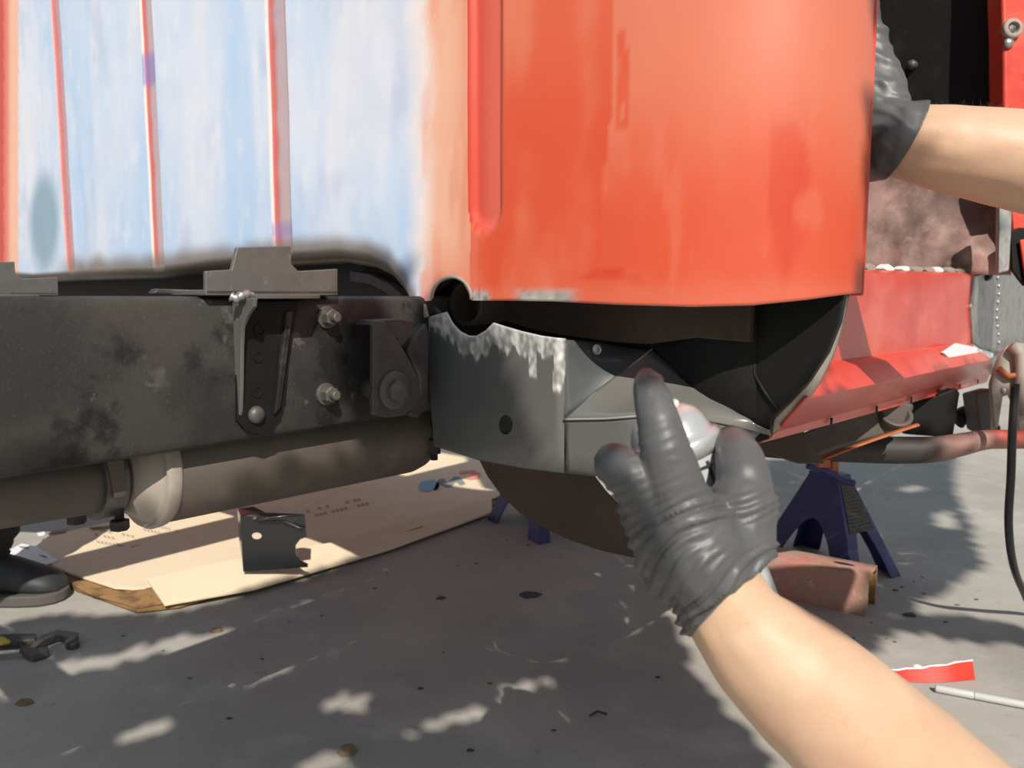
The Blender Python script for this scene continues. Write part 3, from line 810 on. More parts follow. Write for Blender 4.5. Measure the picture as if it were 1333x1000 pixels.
# ------------------------------------------------------------------ jack stands
def jack_stand(shift, label, group=None):
    A, B, C = onZ(1112, 768), onZ(1173, 750), onZ(984, 722)
    D = B + C - A
    A, B, C, D = [p + shift for p in (A, B, C, D)]
    cen = (B + C) / 2
    t = thing('jack_stand', cen.to_tuple(), label, 'jack stand', group)
    ht = .205
    tops = [cen + (p - cen) * .26 + ZZ * ht for p in (A, B, D, C)]
    foots = [A, B, D, C]
    for k in range(4):
        f1, f2, t1, t2 = foots[k], foots[(k + 1) % 4], tops[k], tops[(k + 1) % 4]
        def q(a, b): return f1.lerp(f2, a).lerp(t1.lerp(t2, a), b)
        arch = [q(.5 + .29 * math.cos(th), .04 + .50 * math.sin(th)) for th in [math.pi * (1 - i / 10) for i in range(11)]]
        n_ = (f2 - f1).cross(t1 - f1).normalized()
        if n_.dot(cen + ZZ * .1 - f1) < 0: n_ = -n_
        pts = [f1, q(.20, 0)] + arch + [q(.80, 0), f2, t2, t1]
        MB().prism(pts, n_ * .0035).build('leg_face', M['standblue'], t, bevel=.0008)
    MB().box(cen + ZZ * (ht - .004), (tops[1] - tops[0]) * 1.15, (tops[3] - tops[0]) * 1.1, ZZ * .008).build('top_collar', M['standblue'], t, bevel=.002)
    MB().box(cen + ZZ * (ht + .012), (tops[1] - tops[0]) * .5, (tops[3] - tops[0]) * .45, ZZ * .07).build('ratchet_post', M['copper'], t, bevel=.002)
    sdl = [cen + RT * x + ZZ * (ht + z) for x, z in ((-.045, .036), (-.045, .05), (-.032, .05), (-.024, .038), (.024, .038), (.032, .05), (.045, .05), (.045, .036), (.03, .028), (-.03, .028))]
    MB().prism([p - UU * 0 - Vector((0, .02, 0)) for p in sdl], Vector((0, .04, 0))).build('saddle', M['standblue'], t, bevel=.002)
    hd = [P(x, y, 1.60) + shift for x, y in ((1050, 606), (1078, 614), (1098, 626), (1113, 629))]
    hc_ = catmull([p.to_tuple() for p in hd], 5)
    MB().tube(hc_, [.0065] * (len(hc_) - 2) + [.007, .005], 10).build('release_lever', M['standblue'], t, smooth=True)
    # warning sticker on the right-hand face (A to B)
    f1, f2, t1, t2 = A, B, tops[0], tops[1]
    n_ = (f2 - f1).cross(t1 - f1).normalized()
    if n_.dot(cen + ZZ * .1 - f1) > 0: n_ = -n_
    def q(a, b): return f1.lerp(f2, a).lerp(t1.lerp(t2, a), b) + n_ * .0008
    st = MB().prism([q(.12, .46), q(.88, .46), q(.88, .93), q(.12, .93)], n_ * .0004).build('warning_label', M['debris'], t)
    ln_ = MB()
    for i in range(13):
        b0 = .50 + i * .032
        for j in range(6):
            a0 = .16 + j * .115
            ln_.prism([q(a0, b0), q(a0 + .085, b0), q(a0 + .085, b0 + .014), q(a0, b0 + .014)], n_ * .0007)
    tag(ln_.build('label_lettering', M['steel'], st), kind='stuff')
    return t
jack_stand(Vector((0, 0, 0)), 'blue jack stand with a warning sticker under the red sill')
sh2 = onZ(634, 676) - onZ(984, 722)
jack_stand(sh2, 'blue jack stand by the cardboard, mostly hidden behind the rusty crossmember')

# ------------------------------------------------------------------ rusty channel on the floor
e1, e2 = onZ(1128, 803), onZ(1010, 777)
dr = (e2 - e1).normalized()
per = Vector((-dr.y, dr.x, 0))
if per.y < 0: per = -per
hh, ww, th = .078, .078, .007
sec = [(0, 0), (0, hh - .012), (.003, hh - .003), (.012, hh), (ww - .012, hh), (ww - .003, hh - .003), (ww, hh - .012), (ww, 0), (ww - th, 0), (ww - th, hh - .014), (ww - .015, hh - th), (.015, hh - th), (th, hh - .014), (th, 0)]
Lg = .36
secs = [[e1 + dr * (Lg * k / 12) + per * a + ZZ * b for a, b in sec] for k in range(13)]
ch = thing('steel_channel', (e1 + dr * Lg / 2 + per * ww / 2).to_tuple(), 'rusty red steel channel section lying on the floor beside the spraying hand', 'channel')
MB().loft(secs).build('channel_body', M['tube'], ch, bevel=.0012)
inn = [(th + .0005, .001), (th + .0005, hh - .016), (.016, hh - th - .001), (ww - .016, hh - th - .001), (ww - th - .0005, hh - .016), (ww - th - .0005, .001), (ww - th - .0015, .001), (ww - th - .0015, hh - .017), (ww - .017, hh - th - .002), (.017, hh - th - .002), (th + .0015, hh - .017), (th + .0015, .001)]
MB().loft([[e1 + dr * (.0015 + (Lg - .003) * k) + per * a + ZZ * b for a, b in inn] for k in (0, 1)]).build('channel_inside', M['ochre'], ch)
slot = [e1 + dr * (.052 + .020 * math.cos(a)) + per * (ww * .5 + .006 * math.sin(a)) + ZZ * (hh + .0002) for a in [i / 14 * math.tau for i in range(14)]]
MB().prism(slot, -ZZ * .004).build('slot', M['black'], ch)

# ------------------------------------------------------------------ cardboard
cardt = thing('flattened_cardboard_box', onZ(330, 700).to_tuple(), 'flattened brown cardboard box spread under the frame with faded printing', 'cardboard box')
low = [(24, 727), (70, 706), (240, 668), (560, 592), (660, 604), (654, 652), (500, 706), (330, 762), (232, 790), (178, 796), (100, 768)]
plate([(x, y + 2) for x, y in low], ('Z', .003), .006).build('bottom_sheet', M['cardedge'], cardt, bevel=.0008)
def sag(outline, z, name, mat, lift=None, th=.005):
    pts = [onZ(x, y, z) + ZZ * ((lift or {}).get(i, 0)) for i, (x, y) in enumerate(outline)]
    return MB().prism(pts, ZZ * th).build(name, M[mat], cardt, bevel=.0008)
sag([(36, 722), (64, 700), (240, 660), (560, 584), (662, 592), (652, 646), (500, 700), (300, 740), (196, 772), (150, 770), (90, 750)], .014, 'top_sheet', 'card', {9: .004, 8: .003, 10: .003})
sag([(192, 766), (300, 738), (440, 712), (640, 650), (640, 664), (505, 712), (330, 764), (214, 787)], .018, 'front_flap', 'card', {0: .014, 1: .010, 2: .008, 7: -.004, 6: -.008, 5: -.010, 4: -.010})
sag([(70, 752), (100, 752), (160, 772), (200, 774), (236, 782), (180, 793), (120, 776)], .010, 'folded_edge', 'cardedge', {3: .01})
top_z = .0205
def pr(outline, mat, name, st=False):
    o = MB().prism([onZ(x, y, top_z) for x, y in outline], ZZ * .0004).build(name, M[mat], cardt)
    if st: tag(o, kind='stuff')
    return o
pr([(545, 632), (549, 627), (565, 624), (572, 629), (570, 637), (556, 640), (546, 638)], 'printblue', 'printed_letter')
pr([(564, 638), (571, 624), (578, 623), (582, 629), (592, 620), (600, 622), (606, 630), (600, 632), (594, 627), (587, 634), (580, 634), (574, 630), (570, 638)], 'printdark', 'printed_letter')
pr([(598, 614), (612, 612), (618, 612), (626, 617), (624, 623), (612, 625), (604, 622), (613, 620), (617, 618), (612, 615), (600, 618)], 'printred', 'printed_letter')
mb = MB()
def textrow(x0, y0, x1, y1, n, hgt):
    for i in range(n):
        f = i / n
        if random.random() < .18: continue
        x, y = lerp(x0, x1, f), lerp(y0, y1, f)
        w = abs(x1 - x0) / n * .62; s = (y1 - y0) / (x1 - x0)
        mb.prism([onZ(x, y, top_z), onZ(x + w, y + s * w, top_z), onZ(x + w + 2, y + s * w + hgt, top_z), onZ(x + 2, y + hgt, top_z)], ZZ * .0003)
textrow(112, 692, 150, 700, 7, 3); textrow(120, 703, 162, 710, 8, 3); textrow(128, 688, 176, 698, 8, 3); textrow(150, 706, 166, 712, 4, 3)
textrow(190, 680, 232, 691, 9, 3); textrow(186, 688, 214, 694, 6, 3)
textrow(398, 664, 470, 648, 14, 3); textrow(404, 671, 486, 652, 15, 3)
tag(mb.build('faded_print', M['printgrey'], cardt), kind='stuff')
mb = MB()
for (a, b, c_, d) in ((116, 687, 150, 684), (60, 694, 88, 690), (170, 712, 186, 708), (520, 690, 552, 684)):
    mb.prism([onZ(a, b, top_z), onZ(c_, d, top_z), onZ(c_ - 3, d + 3, top_z), onZ(a + 5, b + 3, top_z)], ZZ * .0005)
tag(mb.build('scuff', M['cardedge'], cardt), kind='stuff')
# white shipping paper on the box
pz = .0215
sheetp = MB().prism([onZ(x, y, pz) for x, y in ((10, 718), (28, 708), (48, 712), (76, 730), (38, 744), (12, 732))], ZZ * .0008).build('paper_sheet', M['paper'], None, base=True)
tag(sheetp, 'crumpled white paper sheet lying on the cardboard next to the shoe', 'paper')
MB().prism([onZ(x, y, pz + .001) for x, y in ((24, 711), (36, 712), (38, 715), (28, 714))], ZZ * .0003).build('printed_mark', M['printdark'], sheetp)
MB().prism([onZ(x, y, pz + .001) for x, y in ((50, 722), (60, 724), (62, 727), (54, 725))], ZZ * .0003).build('printed_mark', M['printdark'], sheetp)
w = MB().prism([onZ(x, y, .022) for x, y in ((48, 695), (58, 693), (59, 697), (50, 698))], ZZ * .002).build('paper_scrap', M['paper'], None, base=True)
tag(w, 'tiny white paper scrap on the far edge of the cardboard', 'paper')

# ------------------------------------------------------------------ black replacement corner part on the cardboard
kb = onZ(358, 746, .030)
dk = (kb - CAM).dot(FW)
part = thing('cab_corner_part', kb.to_tuple(), 'glossy black stamped replacement part with a hole, standing on the cardboard', 'car part')
def pk(x, y, dd=0): return P(x, y, dk + dd)
out_ = [(313, 672), (330, 672), (332, 668), (345, 675), (397, 671), (399, 699), (391, 702), (385, 710), (386, 722), (393, 730), (401, 734), (401, 738), (317, 744)]
outb = []
hole = [(334.5 + 6.5 * math.cos(a), 697.5 + 4.5 * math.sin(a)) for a in [i / 16 * math.tau for i in range(16)]]
bmf = bmesh.new()
def loop_(pts):
    vs_ = [bmf.verts.new(pk(x, y, .012 * (x - 317) / 83)) for x, y in pts]
    return [bmf.edges.new((vs_[i], vs_[(i + 1) % len(vs_)])) for i in range(len(vs_))]
bmesh.ops.triangle_fill(bmf, use_beauty=True, edges=loop_(out_) + loop_(hole))
bmf.verts.index_update()
MB().add([v.co.copy() for v in bmf.verts], [tuple(v.index for v in f.verts) for f in bmf.faces]).build('face_plate', M['gloss'], part, solid=.003)
bmf.free()
fl_ = [pk(309, 664, .03), pk(330, 661, .035), pk(346, 669, .03), pk(397, 671, .012), pk(345, 676, .001), pk(332, 670, .0), pk(313, 673, 0)]
MB().prism(fl_, ZZ * .003).build('top_flange', M['gloss'], part, bevel=.0006)
MB().prism([pk(309, 664, .03), pk(313, 672, 0), pk(317, 744, 0), pk(311, 700, .03)], RT * .002).build('side_flange', M['gloss'], part)
MB().tube(catmull([pk(x, y, -.003).to_tuple() for x, y in ((336, 681), (350, 679), (370, 680), (394, 689))], 5), .0018, 8).build('pressed_bead', M['gloss'], part, smooth=True)
MB().lathe(pk(332, 675, -.002), -FW, [(-.002, .006), (.004, .005), (.006, .0001)], 10).build('spot_tab', M['steel'], part, smooth=True)

# ------------------------------------------------------------------ locking clamp and scraps on the floor
clp = thing('locking_clamp', onZ(50, 848).to_tuple(), 'dark steel C-clamp pliers lying on the floor at the left edge', 'clamp')
def gz(x, y, z): return onZ(x, y, z)
def flat(outline, z0, th, name, mat):
    return MB().prism([gz(x, y, z0) for x, y in outline], ZZ * th).build(name, M[mat], clp, bevel=.0015)
flat([(27, 846), (40, 850), (50, 838), (75, 828), (103, 832), (101, 839), (87, 847), (84, 843), (92, 838), (76, 835), (58, 842), (44, 854), (63, 850), (65, 855), (42, 862), (30, 856)], .002, .012, 'jaw_frame', 'steel')
flat([(-20, 834), (20, 832), (48, 832), (46, 840), (20, 842), (-20, 845)], .008, .010, 'handle', 'steel')
flat([(-20, 832), (4, 833), (14, 838), (2, 841), (-20, 840)], .018, .006, 'grip', 'yellow')
MB().tube([gz(-25, 852, .01), gz(26, 848, .012)], .0038, 10).build('adjusting_rod', M['whiterod'], clp, smooth=True)
MB().lathe(gz(96, 843, .001), ZZ, [(0, .009), (.008, .009), (.010, .006), (.010, .0001)], 14).build('swivel_pad', M['steel'], clp, bevel=.001)
# red strip of cut body metal
rs = MB()
secs = []
for k in range(15):
    f = k / 14
    x = lerp(1120, 1270, f)
    yb = table([(1120, 878), (1155, 886), (1200, 889), (1240, 888), (1266, 885)], x)
    b = onZ(x, yb, .001)
    hgt = lerp(.004, .026, f) + .001 * math.sin(k * 2.2)
    secs.append([b, b + Vector((0, .0012, 0)), b + Vector((0, .012 + .004 * math.sin(f * 3), hgt)), b + Vector((0, .0108 + .004 * math.sin(f * 3), hgt))])
rs = rs.loft(secs).build('metal_offcut', M['redstrip'], None, base=True, bevel=.0003)
tag(rs, 'curved red strip of cut body metal lying on the floor near the pen', 'metal strip')
e = [s[3] for s in secs]
MB().tube(e, [.0009 + .0008 * abs(math.sin(i * 1.7)) for i in range(len(e))], 6).build('cut_edge', M['paper'], rs, smooth=True)
# pen
p1, p2 = onZ(1217, 896, .006), onZ(1345, 920, .006)
pd = (p2 - p1).normalized()
pen = thing('marker_pen', ((p1 + p2) / 2 - ZZ * .006).to_tuple(), 'pale grey marker pen lying on the floor in the lower right', 'pen')
MB().lathe(p1, pd, [(0, .0038), (.001, .0052), (.004, .0056), (.048, .0058), (.0495, .0056), (.0495, .0001)], 20).build('cap', M['pen'], pen, smooth=True, bevel=.0003)
MB().lathe(p1 + pd * .05, pd, [(0, .0001), (0, .0052), (.002, .0055), (.10, .0055), (.112, .005), (.113, .0001)], 20).build('barrel', M['pen'], pen, smooth=True, bevel=.0003)
# hose hanging beside the front pillar
hp = [P(1322, 500, 1.24), P(1318, 560, 1.24), P(1316, 620, 1.25), P(1313, 680, 1.28), P(1318, 730, 1.32), P(1330, 765, 1.38)]
q = onZ(1352, 800, .007); hp += [q, onZ(1420, 830, .007), onZ(1520, 850, .007)]
hp = catmull([p.to_tuple() for p in hp], 8)
hs_ = MB().tube(hp, .0062, 12).build('hose', M['hose'], None, smooth=True, base=True)
tag(hs_, 'thin black hose hanging from the front pillar down to the floor', 'hose')
# debris
def chip(x, y, r, mat, label, cat='debris', group=None, hgt=.3):
    c = onZ(x, y, 0)
    n = 7
    bot_ = [c + Vector((math.cos(i / n * math.tau) * r * random.uniform(.7, 1.2) * 1.3, math.sin(i / n * math.tau) * r * random.uniform(.7, 1.2), .0004)) for i in range(n)]
    top_ = [c + (p - c) * .7 + ZZ * (r * hgt * random.uniform(.6, 1.1)) for p in bot_]
    o = MB().loft([bot_, top_]).build('floor_debris', M[mat], None, base=True)
    tag(o, label, cat, group)
    return o
chip(1185, 801, .011, 'debris', 'dark flat stone chip on the floor right of the rusty channel')
chip(688, 774, .020, 'debris', 'flattened dark grease lump on the shaded floor left of the glove', hgt=.08)
chip(574, 779, .008, 'debris', 'small dark lump on the shaded floor, left of the grease lump')
chip(1195, 868, .006, 'paper', 'tiny white paint flake above the red metal strip')
chip(452, 978, .013, 'leafbit', 'pale crumpled leaf at the bottom edge of the floor', 'leaf', hgt=.5)
chip(32, 916, .010, 'leafbit', 'brown leaf fragment on the floor below the clamp', 'leaf', hgt=.5)
chip(283, 822, .009, 'leafbit', 'curled dry leaf on the floor below the cardboard edge', 'leaf', hgt=.7)
tw = [onZ(768, 932, .003), onZ(778, 926, .005), onZ(790, 930, .003)]
tag(MB().tube(tw, .0018, 6).build('twig', M['debris'], None, base=True), 'short dark twig on the floor left of the forearm', 'twig')
gl, gm = 'small dark grit chip scattered on the concrete floor', 'small chips scattered over the floor'
spots = [(1200, 775), (1165, 770), (1178, 762), (1192, 758), (1150, 830), (1120, 845), (1245, 790), (1270, 780), (1230, 812), (1108, 828), (1135, 812), (1202, 752), (1163, 835), (1100, 862),
         (617, 731), (505, 748), (490, 764), (660, 705), (686, 708), (594, 735), (545, 897), (580, 850), (640, 892), (160, 830), (250, 884), (345, 858), (300, 935), (380, 808), (420, 800), (210, 845), (610, 980), (720, 950), (860, 880)]
for (x, y) in spots:
    chip(x + random.uniform(-4, 4), y + random.uniform(-3, 3), random.uniform(.0022, .0048), random.choice(['debris', 'debris', 'leafbit']), gl, 'debris', gm)

# ------------------------------------------------------------------ organic shapes: swept capsules fused by a voxel remesh
def capsule(mb, a, b, ra, rb, n=14):
    a, b = Vector(a), Vector(b)
    d = b - a
    ln = d.length
    ax = d.normalized() if ln > 1e-6 else ZZ
    prof_ = []
    for k in range(6):
        th = -math.pi / 2 + k / 5 * math.pi / 2
        prof_.append((math.sin(th) * ra, math.cos(th) * ra))
    for k in range(6):
        th = k / 5 * math.pi / 2
        prof_.append((ln + math.sin(th) * rb, math.cos(th) * rb))
    mb.lathe(a, ax, prof_, n)
def chain(mb, pts):
    for (a, ra), (b, rb) in zip(pts, pts[1:]):
        capsule(mb, a, b, ra, rb)
def fuse(mb, name, mat, parent, voxel=.002, smooth_it=8, displace=None, cut=None, solid=0, factor=.5):
    tmp = mb.build(name + '_tmp', None)
    md = tmp.modifiers.new('r', 'REMESH'); md.mode = 'VOXEL'; md.voxel_size = voxel; md.use_smooth_shade = True
    ms = tmp.modifiers.new('s', 'SMOOTH'); ms.factor = factor; ms.iterations = smooth_it
    dg = bpy.context.evaluated_depsgraph_get()
    me = bpy.data.meshes.new_from_object(tmp.evaluated_get(dg))
    org = ORIGIN[tmp.name].copy()
    old = tmp.data
    bpy.data.objects.remove(tmp); bpy.data.meshes.remove(old)
    bm = bmesh.new(); bm.from_mesh(me)
    if cut:
        for (co, no) in cut:
            bmesh.ops.bisect_plane(bm, geom=bm.verts[:] + bm.edges[:] + bm.faces[:], plane_co=co - org, plane_no=no, clear_outer=True)
    if displace:
        bm.normal_update()
        sh_ = [(v, v.normal * displace(v.co + org, v.normal)) for v in bm.verts]
        for v, d in sh_: v.co += d
    for f in bm.faces: f.smooth = True
    bm.to_mesh(me); bm.free()
    me.materials.clear(); me.materials.append(M[mat])
    me.name = name
    o = bpy.data.objects.new(name, me); COL.objects.link(o)
    po = ORIGIN[parent.name] if parent else Vector((0, 0, 0))
    if parent: o.parent = parent
    o.location = org - po
    ORIGIN[o.name] = org
    if solid:
        m = o.modifiers.new('solid', 'SOLIDIFY'); m.thickness = solid; m.offset = 1
    return o
def limb(name, pts, mat, parent, veins=None, n=40, flat=1.0, amp=.0):
    """pts: (px, py, depth, radius in m)"""
    cp = catmull([(*P(x, y, d), r) for x, y, d, r in pts], 14)
    path = [Vector(c[:3]) for c in cp]
    mb = MB().tube(path, [c[3] for c in cp], n, flat=flat)
    for i, v in enumerate(mb.v):
        k = i // n
        c = path[min(k, len(path) - 1)]
        d = (v - c)
        a = 1 + amp * noise.noise(v * 22) + amp * .6 * noise.noise(v * 55)
        if veins:
            x, y = proj(v)
            for (vx0, vy0, vx1, vy1, w, hgt) in veins:
                tt = max(0, min(1, ((x - vx0) * (vx1 - vx0) + (y - vy0) * (vy1 - vy0)) / ((vx1 - vx0) ** 2 + (vy1 - vy0) ** 2)))
                dd = math.hypot(x - lerp(vx0, vx1, tt), y - lerp(vy0, vy1, tt))
                a += hgt * math.exp(-(dd / w) ** 2) * math.sin(math.pi * (.15 + .7 * tt))
        mb.v[i] = c + d * a
    return mb.build(name, M[mat], parent, smooth=True)
def hairs(name, parent, spots):
    mb = MB()
    for p, d in spots:
        ln = random.uniform(.006, .013)
        q = p + d * ln * .5 + Vector((random.uniform(-.002, .002), random.uniform(-.002, .002), random.uniform(-.001, .002)))
        r = p + d * ln * .8 + Vector((random.uniform(-.005, .005), random.uniform(-.003, .003), random.uniform(-.001, .002)))
        mb.tube([p, q, r], [.00022, .00018, .00006], 4)
    return tag(mb.build(name, M['hair'], parent), kind='stuff')

# ------------------------------------------------------------------ spray can
can_top, can_low = P(872, 566, .545), P(964, 812, .555)
cax = (can_top - can_low).normalized()
can = thing('spray_can', can_low.to_tuple(), 'silver aerosol spray can held in the lower black glove', 'spray can')
cl_ = (can_top - can_low).length
R = .0325
MB().lathe(can_low, cax, [(0, .028), (.0, R - .002), (.003, R), (.006, R - .001), (.008, R - .0015), (cl_ - .014, R - .0015), (cl_ - .014, .02)], 48).build('can_body', M['canlabel'], can, smooth=True, bevel=.0006)
MB().lathe(can_low, cax, [(cl_ - .016, .02), (cl_ - .016, R - .001), (cl_ - .012, R + .0005), (cl_ - .006, R + .0005), (cl_ - .003, R - .001), (cl_ - .002, R - .004), (cl_ + .002, R - .005), (cl_ + .008, .0255), (cl_ + .013, .022), (cl_ + .017, .0165), (cl_ + .0185, .0135), (cl_ + .0185, .001)], 48).build('can_dome', M['can'], can, smooth=True)
MB().lathe(can_low, cax, [(cl_ + .016, .006), (cl_ + .016, .0125), (cl_ + .020, .0135), (cl_ + .0215, .0125), (cl_ + .021, .009), (cl_ + .021, .001)], 32).build('valve_cup', M['canwhite'], can, smooth=True)
nz_ = MB().lathe(can_low, cax, [(cl_ + .021, .003), (cl_ + .021, .0075), (cl_ + .030, .0075), (cl_ + .034, .0065), (cl_ + .0345, .001)], 24).build('spray_nozzle', M['canwhite'], can, smooth=True, bevel=.0005)
a_ = cax.orthogonal(); toward = (CAM - can_top); toward = (toward - cax * toward.dot(cax)).normalized(); side = cax.cross(toward)
if side.x < 0: side = -side
for k, ang in enumerate((.55,)):
    dv_ = (toward * math.cos(ang) + side * math.sin(ang)).normalized()
    tn = cax.cross(dv_)
    c_ = can_low + cax * (cl_ - .05) + dv_ * (R - .0012)
    MB().box(c_, dv_ * .0012, tn * .0022, cax * .062).build('label_line', M['ink'], can)
    MB().box(can_low + cax * (cl_ - .022) + (toward * math.cos(.3) + side * math.sin(.3)) * (R - .0012), (toward * math.cos(.3) + side * math.sin(.3)) * .0012, cax.cross(toward * math.cos(.3) + side * math.sin(.3)) * .020, cax * .0016).build('label_line', M['ink'], can)

# ------------------------------------------------------------------ lower arm with the gloved hand on the can
wr_ = P(938, 782, .485)
person = thing('person', P(1200, 1080, .5).to_tuple(), 'bare left forearm in black glove, index finger pressing a spray can', 'person')
limb('forearm', [(925, 742, .487, .0255), (940, 775, .485, .0268), (962, 812, .484, .0292), (1000, 852, .483, .0352), (1062, 905, .482, .0410), (1140, 975, .482, .0440), (1235, 1060, .484, .0470), (1340, 1150, .49, .0490), (1450, 1240, .50, .0500)],
     'skin', person, veins=[(905, 800, 935, 850, 8, .06), (925, 800, 1010, 900, 7, .022), (960, 790, 1080, 880, 9, .018), (905, 815, 960, 900, 9, .02)], amp=.03)
g = MB()
def J(x, y, d): return P(x, y, d)
# back of the hand
chain(g, [(J(942, 790, .485), .0292), (J(930, 752, .484), .0290), (J(904, 716, .478), .0320)])
chain(g, [(J(908, 715, .480), .031), (J(884, 664, .474), .023)])
chain(g, [(J(925, 750, .482), .026), (J(875, 690, .476), .024), (J(850, 652, .474), .0185)])
chain(g, [(J(925, 755, .486), .026), (J(870, 715, .484), .022), (J(848, 680, .484), .0165)])
chain(g, [(J(930, 760, .490), .026), (J(880, 745, .494), .021), (J(858, 712, .498), .0155)])
chain(g, [(J(935, 755, .486), .027), (J(958, 705, .486), .0245), (J(966, 660, .490), .0215)])
chain(g, [(J(900, 716, .478), .028), (J(948, 710, .484), .025)])
# index finger, pressing the nozzle
chain(g, [(J(896, 700, .474), .024), (J(878, 630, .464), .0168), (J(866, 585, .461), .0140), (J(858, 552, .462), .0122), (J(850, 522, .470), .0106), (J(845, 505, .478), .0092), (J(843, 498, .482), .0078)])
# middle finger curled round the can
chain(g, [(J(850, 652, .474), .0185), (J(822, 622, .470), .0145), (J(802, 606, .478), .0128), (J(799, 602, .508), .0118), (J(806, 604, .540), .0110), (J(832, 610, .570), .0098), (J(858, 612, .580), .0085)])
# ring and little finger, behind
chain(g, [(J(848, 682, .484), .0165), (J(832, 662, .492), .0130), (J(826, 652, .520), .0115), (J(833, 650, .552), .0108), (J(858, 654, .580), .0095), (J(880, 656, .586), .0085)])
chain(g, [(J(858, 712, .498), .0155), (J(848, 702, .510), .0118), (J(846, 694, .535), .0102), (J(856, 694, .560), .0095), (J(880, 696, .586), .0082)])
# thumb
chain(g, [(J(968, 664, .490), .0212), (J(968, 624, .496), .0164), (J(963, 598, .506), .0146), (J(957, 582, .520), .0126), (J(952, 575, .536), .0105)])
# web between thumb and index
chain(g, [(J(900, 700, .478), .020), (J(950, 698, .487), .020)])
tip0 = J(846, 505, .474)
def fold(ph, sharp=2.2):
    s = .5 + .5 * math.sin(ph)
    return s ** sharp
cuff_n = (P(1000, 850, .484) - P(938, 782, .485)).normalized()
def wrinkle(p, n):
    x, y = proj(p)
    # folds fan across the back of the hand from the thumb side
    ang = lerp(-.30, -.70, sstep(620, 800, y))
    c_, s_ = math.cos(ang), math.sin(ang)
    a = -(x - 930) * s_ + (y - 690) * c_
    b = (x - 930) * c_ + (y - 690) * s_
    w = sstep(600, 665, y)
    q = noise.noise(Vector((a * .014, b * .010, 2.0)))
    m1 = sstep(-.3, .25, noise.noise(Vector((a * .020, b * .009, 9.0))))
    m2 = sstep(-.2, .25, noise.noise(Vector((a * .024, b * .008, 31.0))))
    d = .0024 * fold(a * .34 + 7 * q, 3.0) * m1 * w
    d += .0019 * fold(a * .52 + b * .03 + 9 * q + 2, 3.5) * m2 * w
    a2 = -(x - 930) * math.sin(-1.0) + (y - 690) * math.cos(-1.0)
    d += .0020 * fold(a2 * .30 + 6 * q, 3.0) * sstep(.0, .3, noise.noise(Vector((a2 * .02, x * .008, 51.0)))) * sstep(640, 720, y)
    d -= .0011 * w
    if y < 600 and x < 890:
        d += .0008 * fold(y * .42 + (x - 860) * .12 + 2 * noise.noise(p * 40), 3.5) * sstep(545, 580, y) * sstep(-.1, .2, noise.noise(p * 45))
        d += .0008 * noise.noise(p * 240) * sstep(522, 496, y)
        d += .0006 * fold(x * .5 + 2 * noise.noise(p * 50)) * sstep(530, 505, y)
    return d + .0003 * noise.noise(p * 90)
armdir = (P(1000, 850, .484) - P(938, 782, .485)).normalized()
cutn = (armdir - FW * .42).normalized()
glove = fuse(g, 'glove', 'glove', person, voxel=.0016, smooth_it=9, displace=wrinkle, cut=[(P(941, 788, .485), cutn)], solid=.0008)
# rolled bead round the cuff
bmg = bmesh.new(); bmg.from_mesh(glove.data)
loops = [e for e in bmg.edges if e.is_boundary]
pts_b = {}
for e_ in loops:
    pts_b.setdefault(e_.verts[0], []).append(e_.verts[1]); pts_b.setdefault(e_.verts[1], []).append(e_.verts[0])
if pts_b:
    start = next(iter(pts_b)); order = [start]; prev_, cur_ = None, start
    for _ in range(len(pts_b)):
        nx_ = [v for v in pts_b[cur_] if v is not prev_]
        if not nx_ or nx_[0] is start: break
        prev_, cur_ = cur_, nx_[0]; order.append(cur_)
    og = ORIGIN[glove.name]
    ring = [v.co + og for v in order][::3]
    if len(ring) > 8:
        MB().tube(ring + ring[:2], .0009, 6, cap=False).build('cuff_bead', M['glove'], glove, smooth=True)
bmg.free()
spots_h = []
for k in range(70):
    f = random.random()
    x, y = lerp(1010, 1230, f), lerp(772, 935, f)
    spots_h.append((P(x + random.uniform(-6, 2), y + random.uniform(0, 10), .475), (RT * .7 + UP * .5).normalized()))

# ------------------------------------------------------------------ upper arm reaching behind the red panel
person2 = thing('person', P(1500, 260, .75).to_tuple(), 'bare hairy forearm in black glove reaching through the door opening behind red panel', 'person')
limb('forearm', [(1140, 184, .79, .027), (1168, 186, .775, .0325), (1200, 188, .765, .0368), (1250, 196, .755, .0410), (1333, 210, .74, .0455), (1430, 226, .725, .050), (1560, 250, .71, .053), (1760, 285, .70, .050)],
     'skin', person2, veins=[(1185, 190, 1280, 200, 5, .05), (1190, 184, 1260, 196, 4, -.02), (1240, 225, 1340, 235, 7, .03), (1170, 215, 1240, 232, 6, .025)], amp=.02)
g = MB()
chain(g, [(J(1230, 190, .760), .0455), (J(1205, 189, .766), .0425), (J(1186, 187, .770), .0400), (J(1168, 186, .775), .0370), (J(1140, 165, .79), .0330), (J(1128, 118, .80), .0300), (J(1120, 75, .805), .026)])
chain(g, [(J(1165, 180, .775), .033), (J(1132, 200, .79), .028), (J(1118, 160, .80), .026)])
chain(g, [(J(1150, 140, .785), .025), (J(1138, 90, .795), .021), (J(1128, 45, .80), .0165)])
chain(g, [(J(1128, 50, .80), .0165), (J(1122, 0, .80), .0135), (J(1116, -40, .795), .0115), (J(1110, -70, .785), .0095)])
chain(g, [(J(1110, 55, .80), .017), (J(1098, 0, .80), .0138), (J(1090, -45, .79), .0118), (J(1085, -78, .78), .0098)])
chain(g, [(J(1096, 70, .80), .0165), (J(1078, 18, .79), .0132), (J(1068, -25, .78), .0112), (J(1062, -55, .77), .0095)])
chain(g, [(J(1086, 95, .80), .015), (J(1060, 55, .785), .0118), (J(1046, 22, .775), .0102), (J(1040, 2, .765), .0088)])
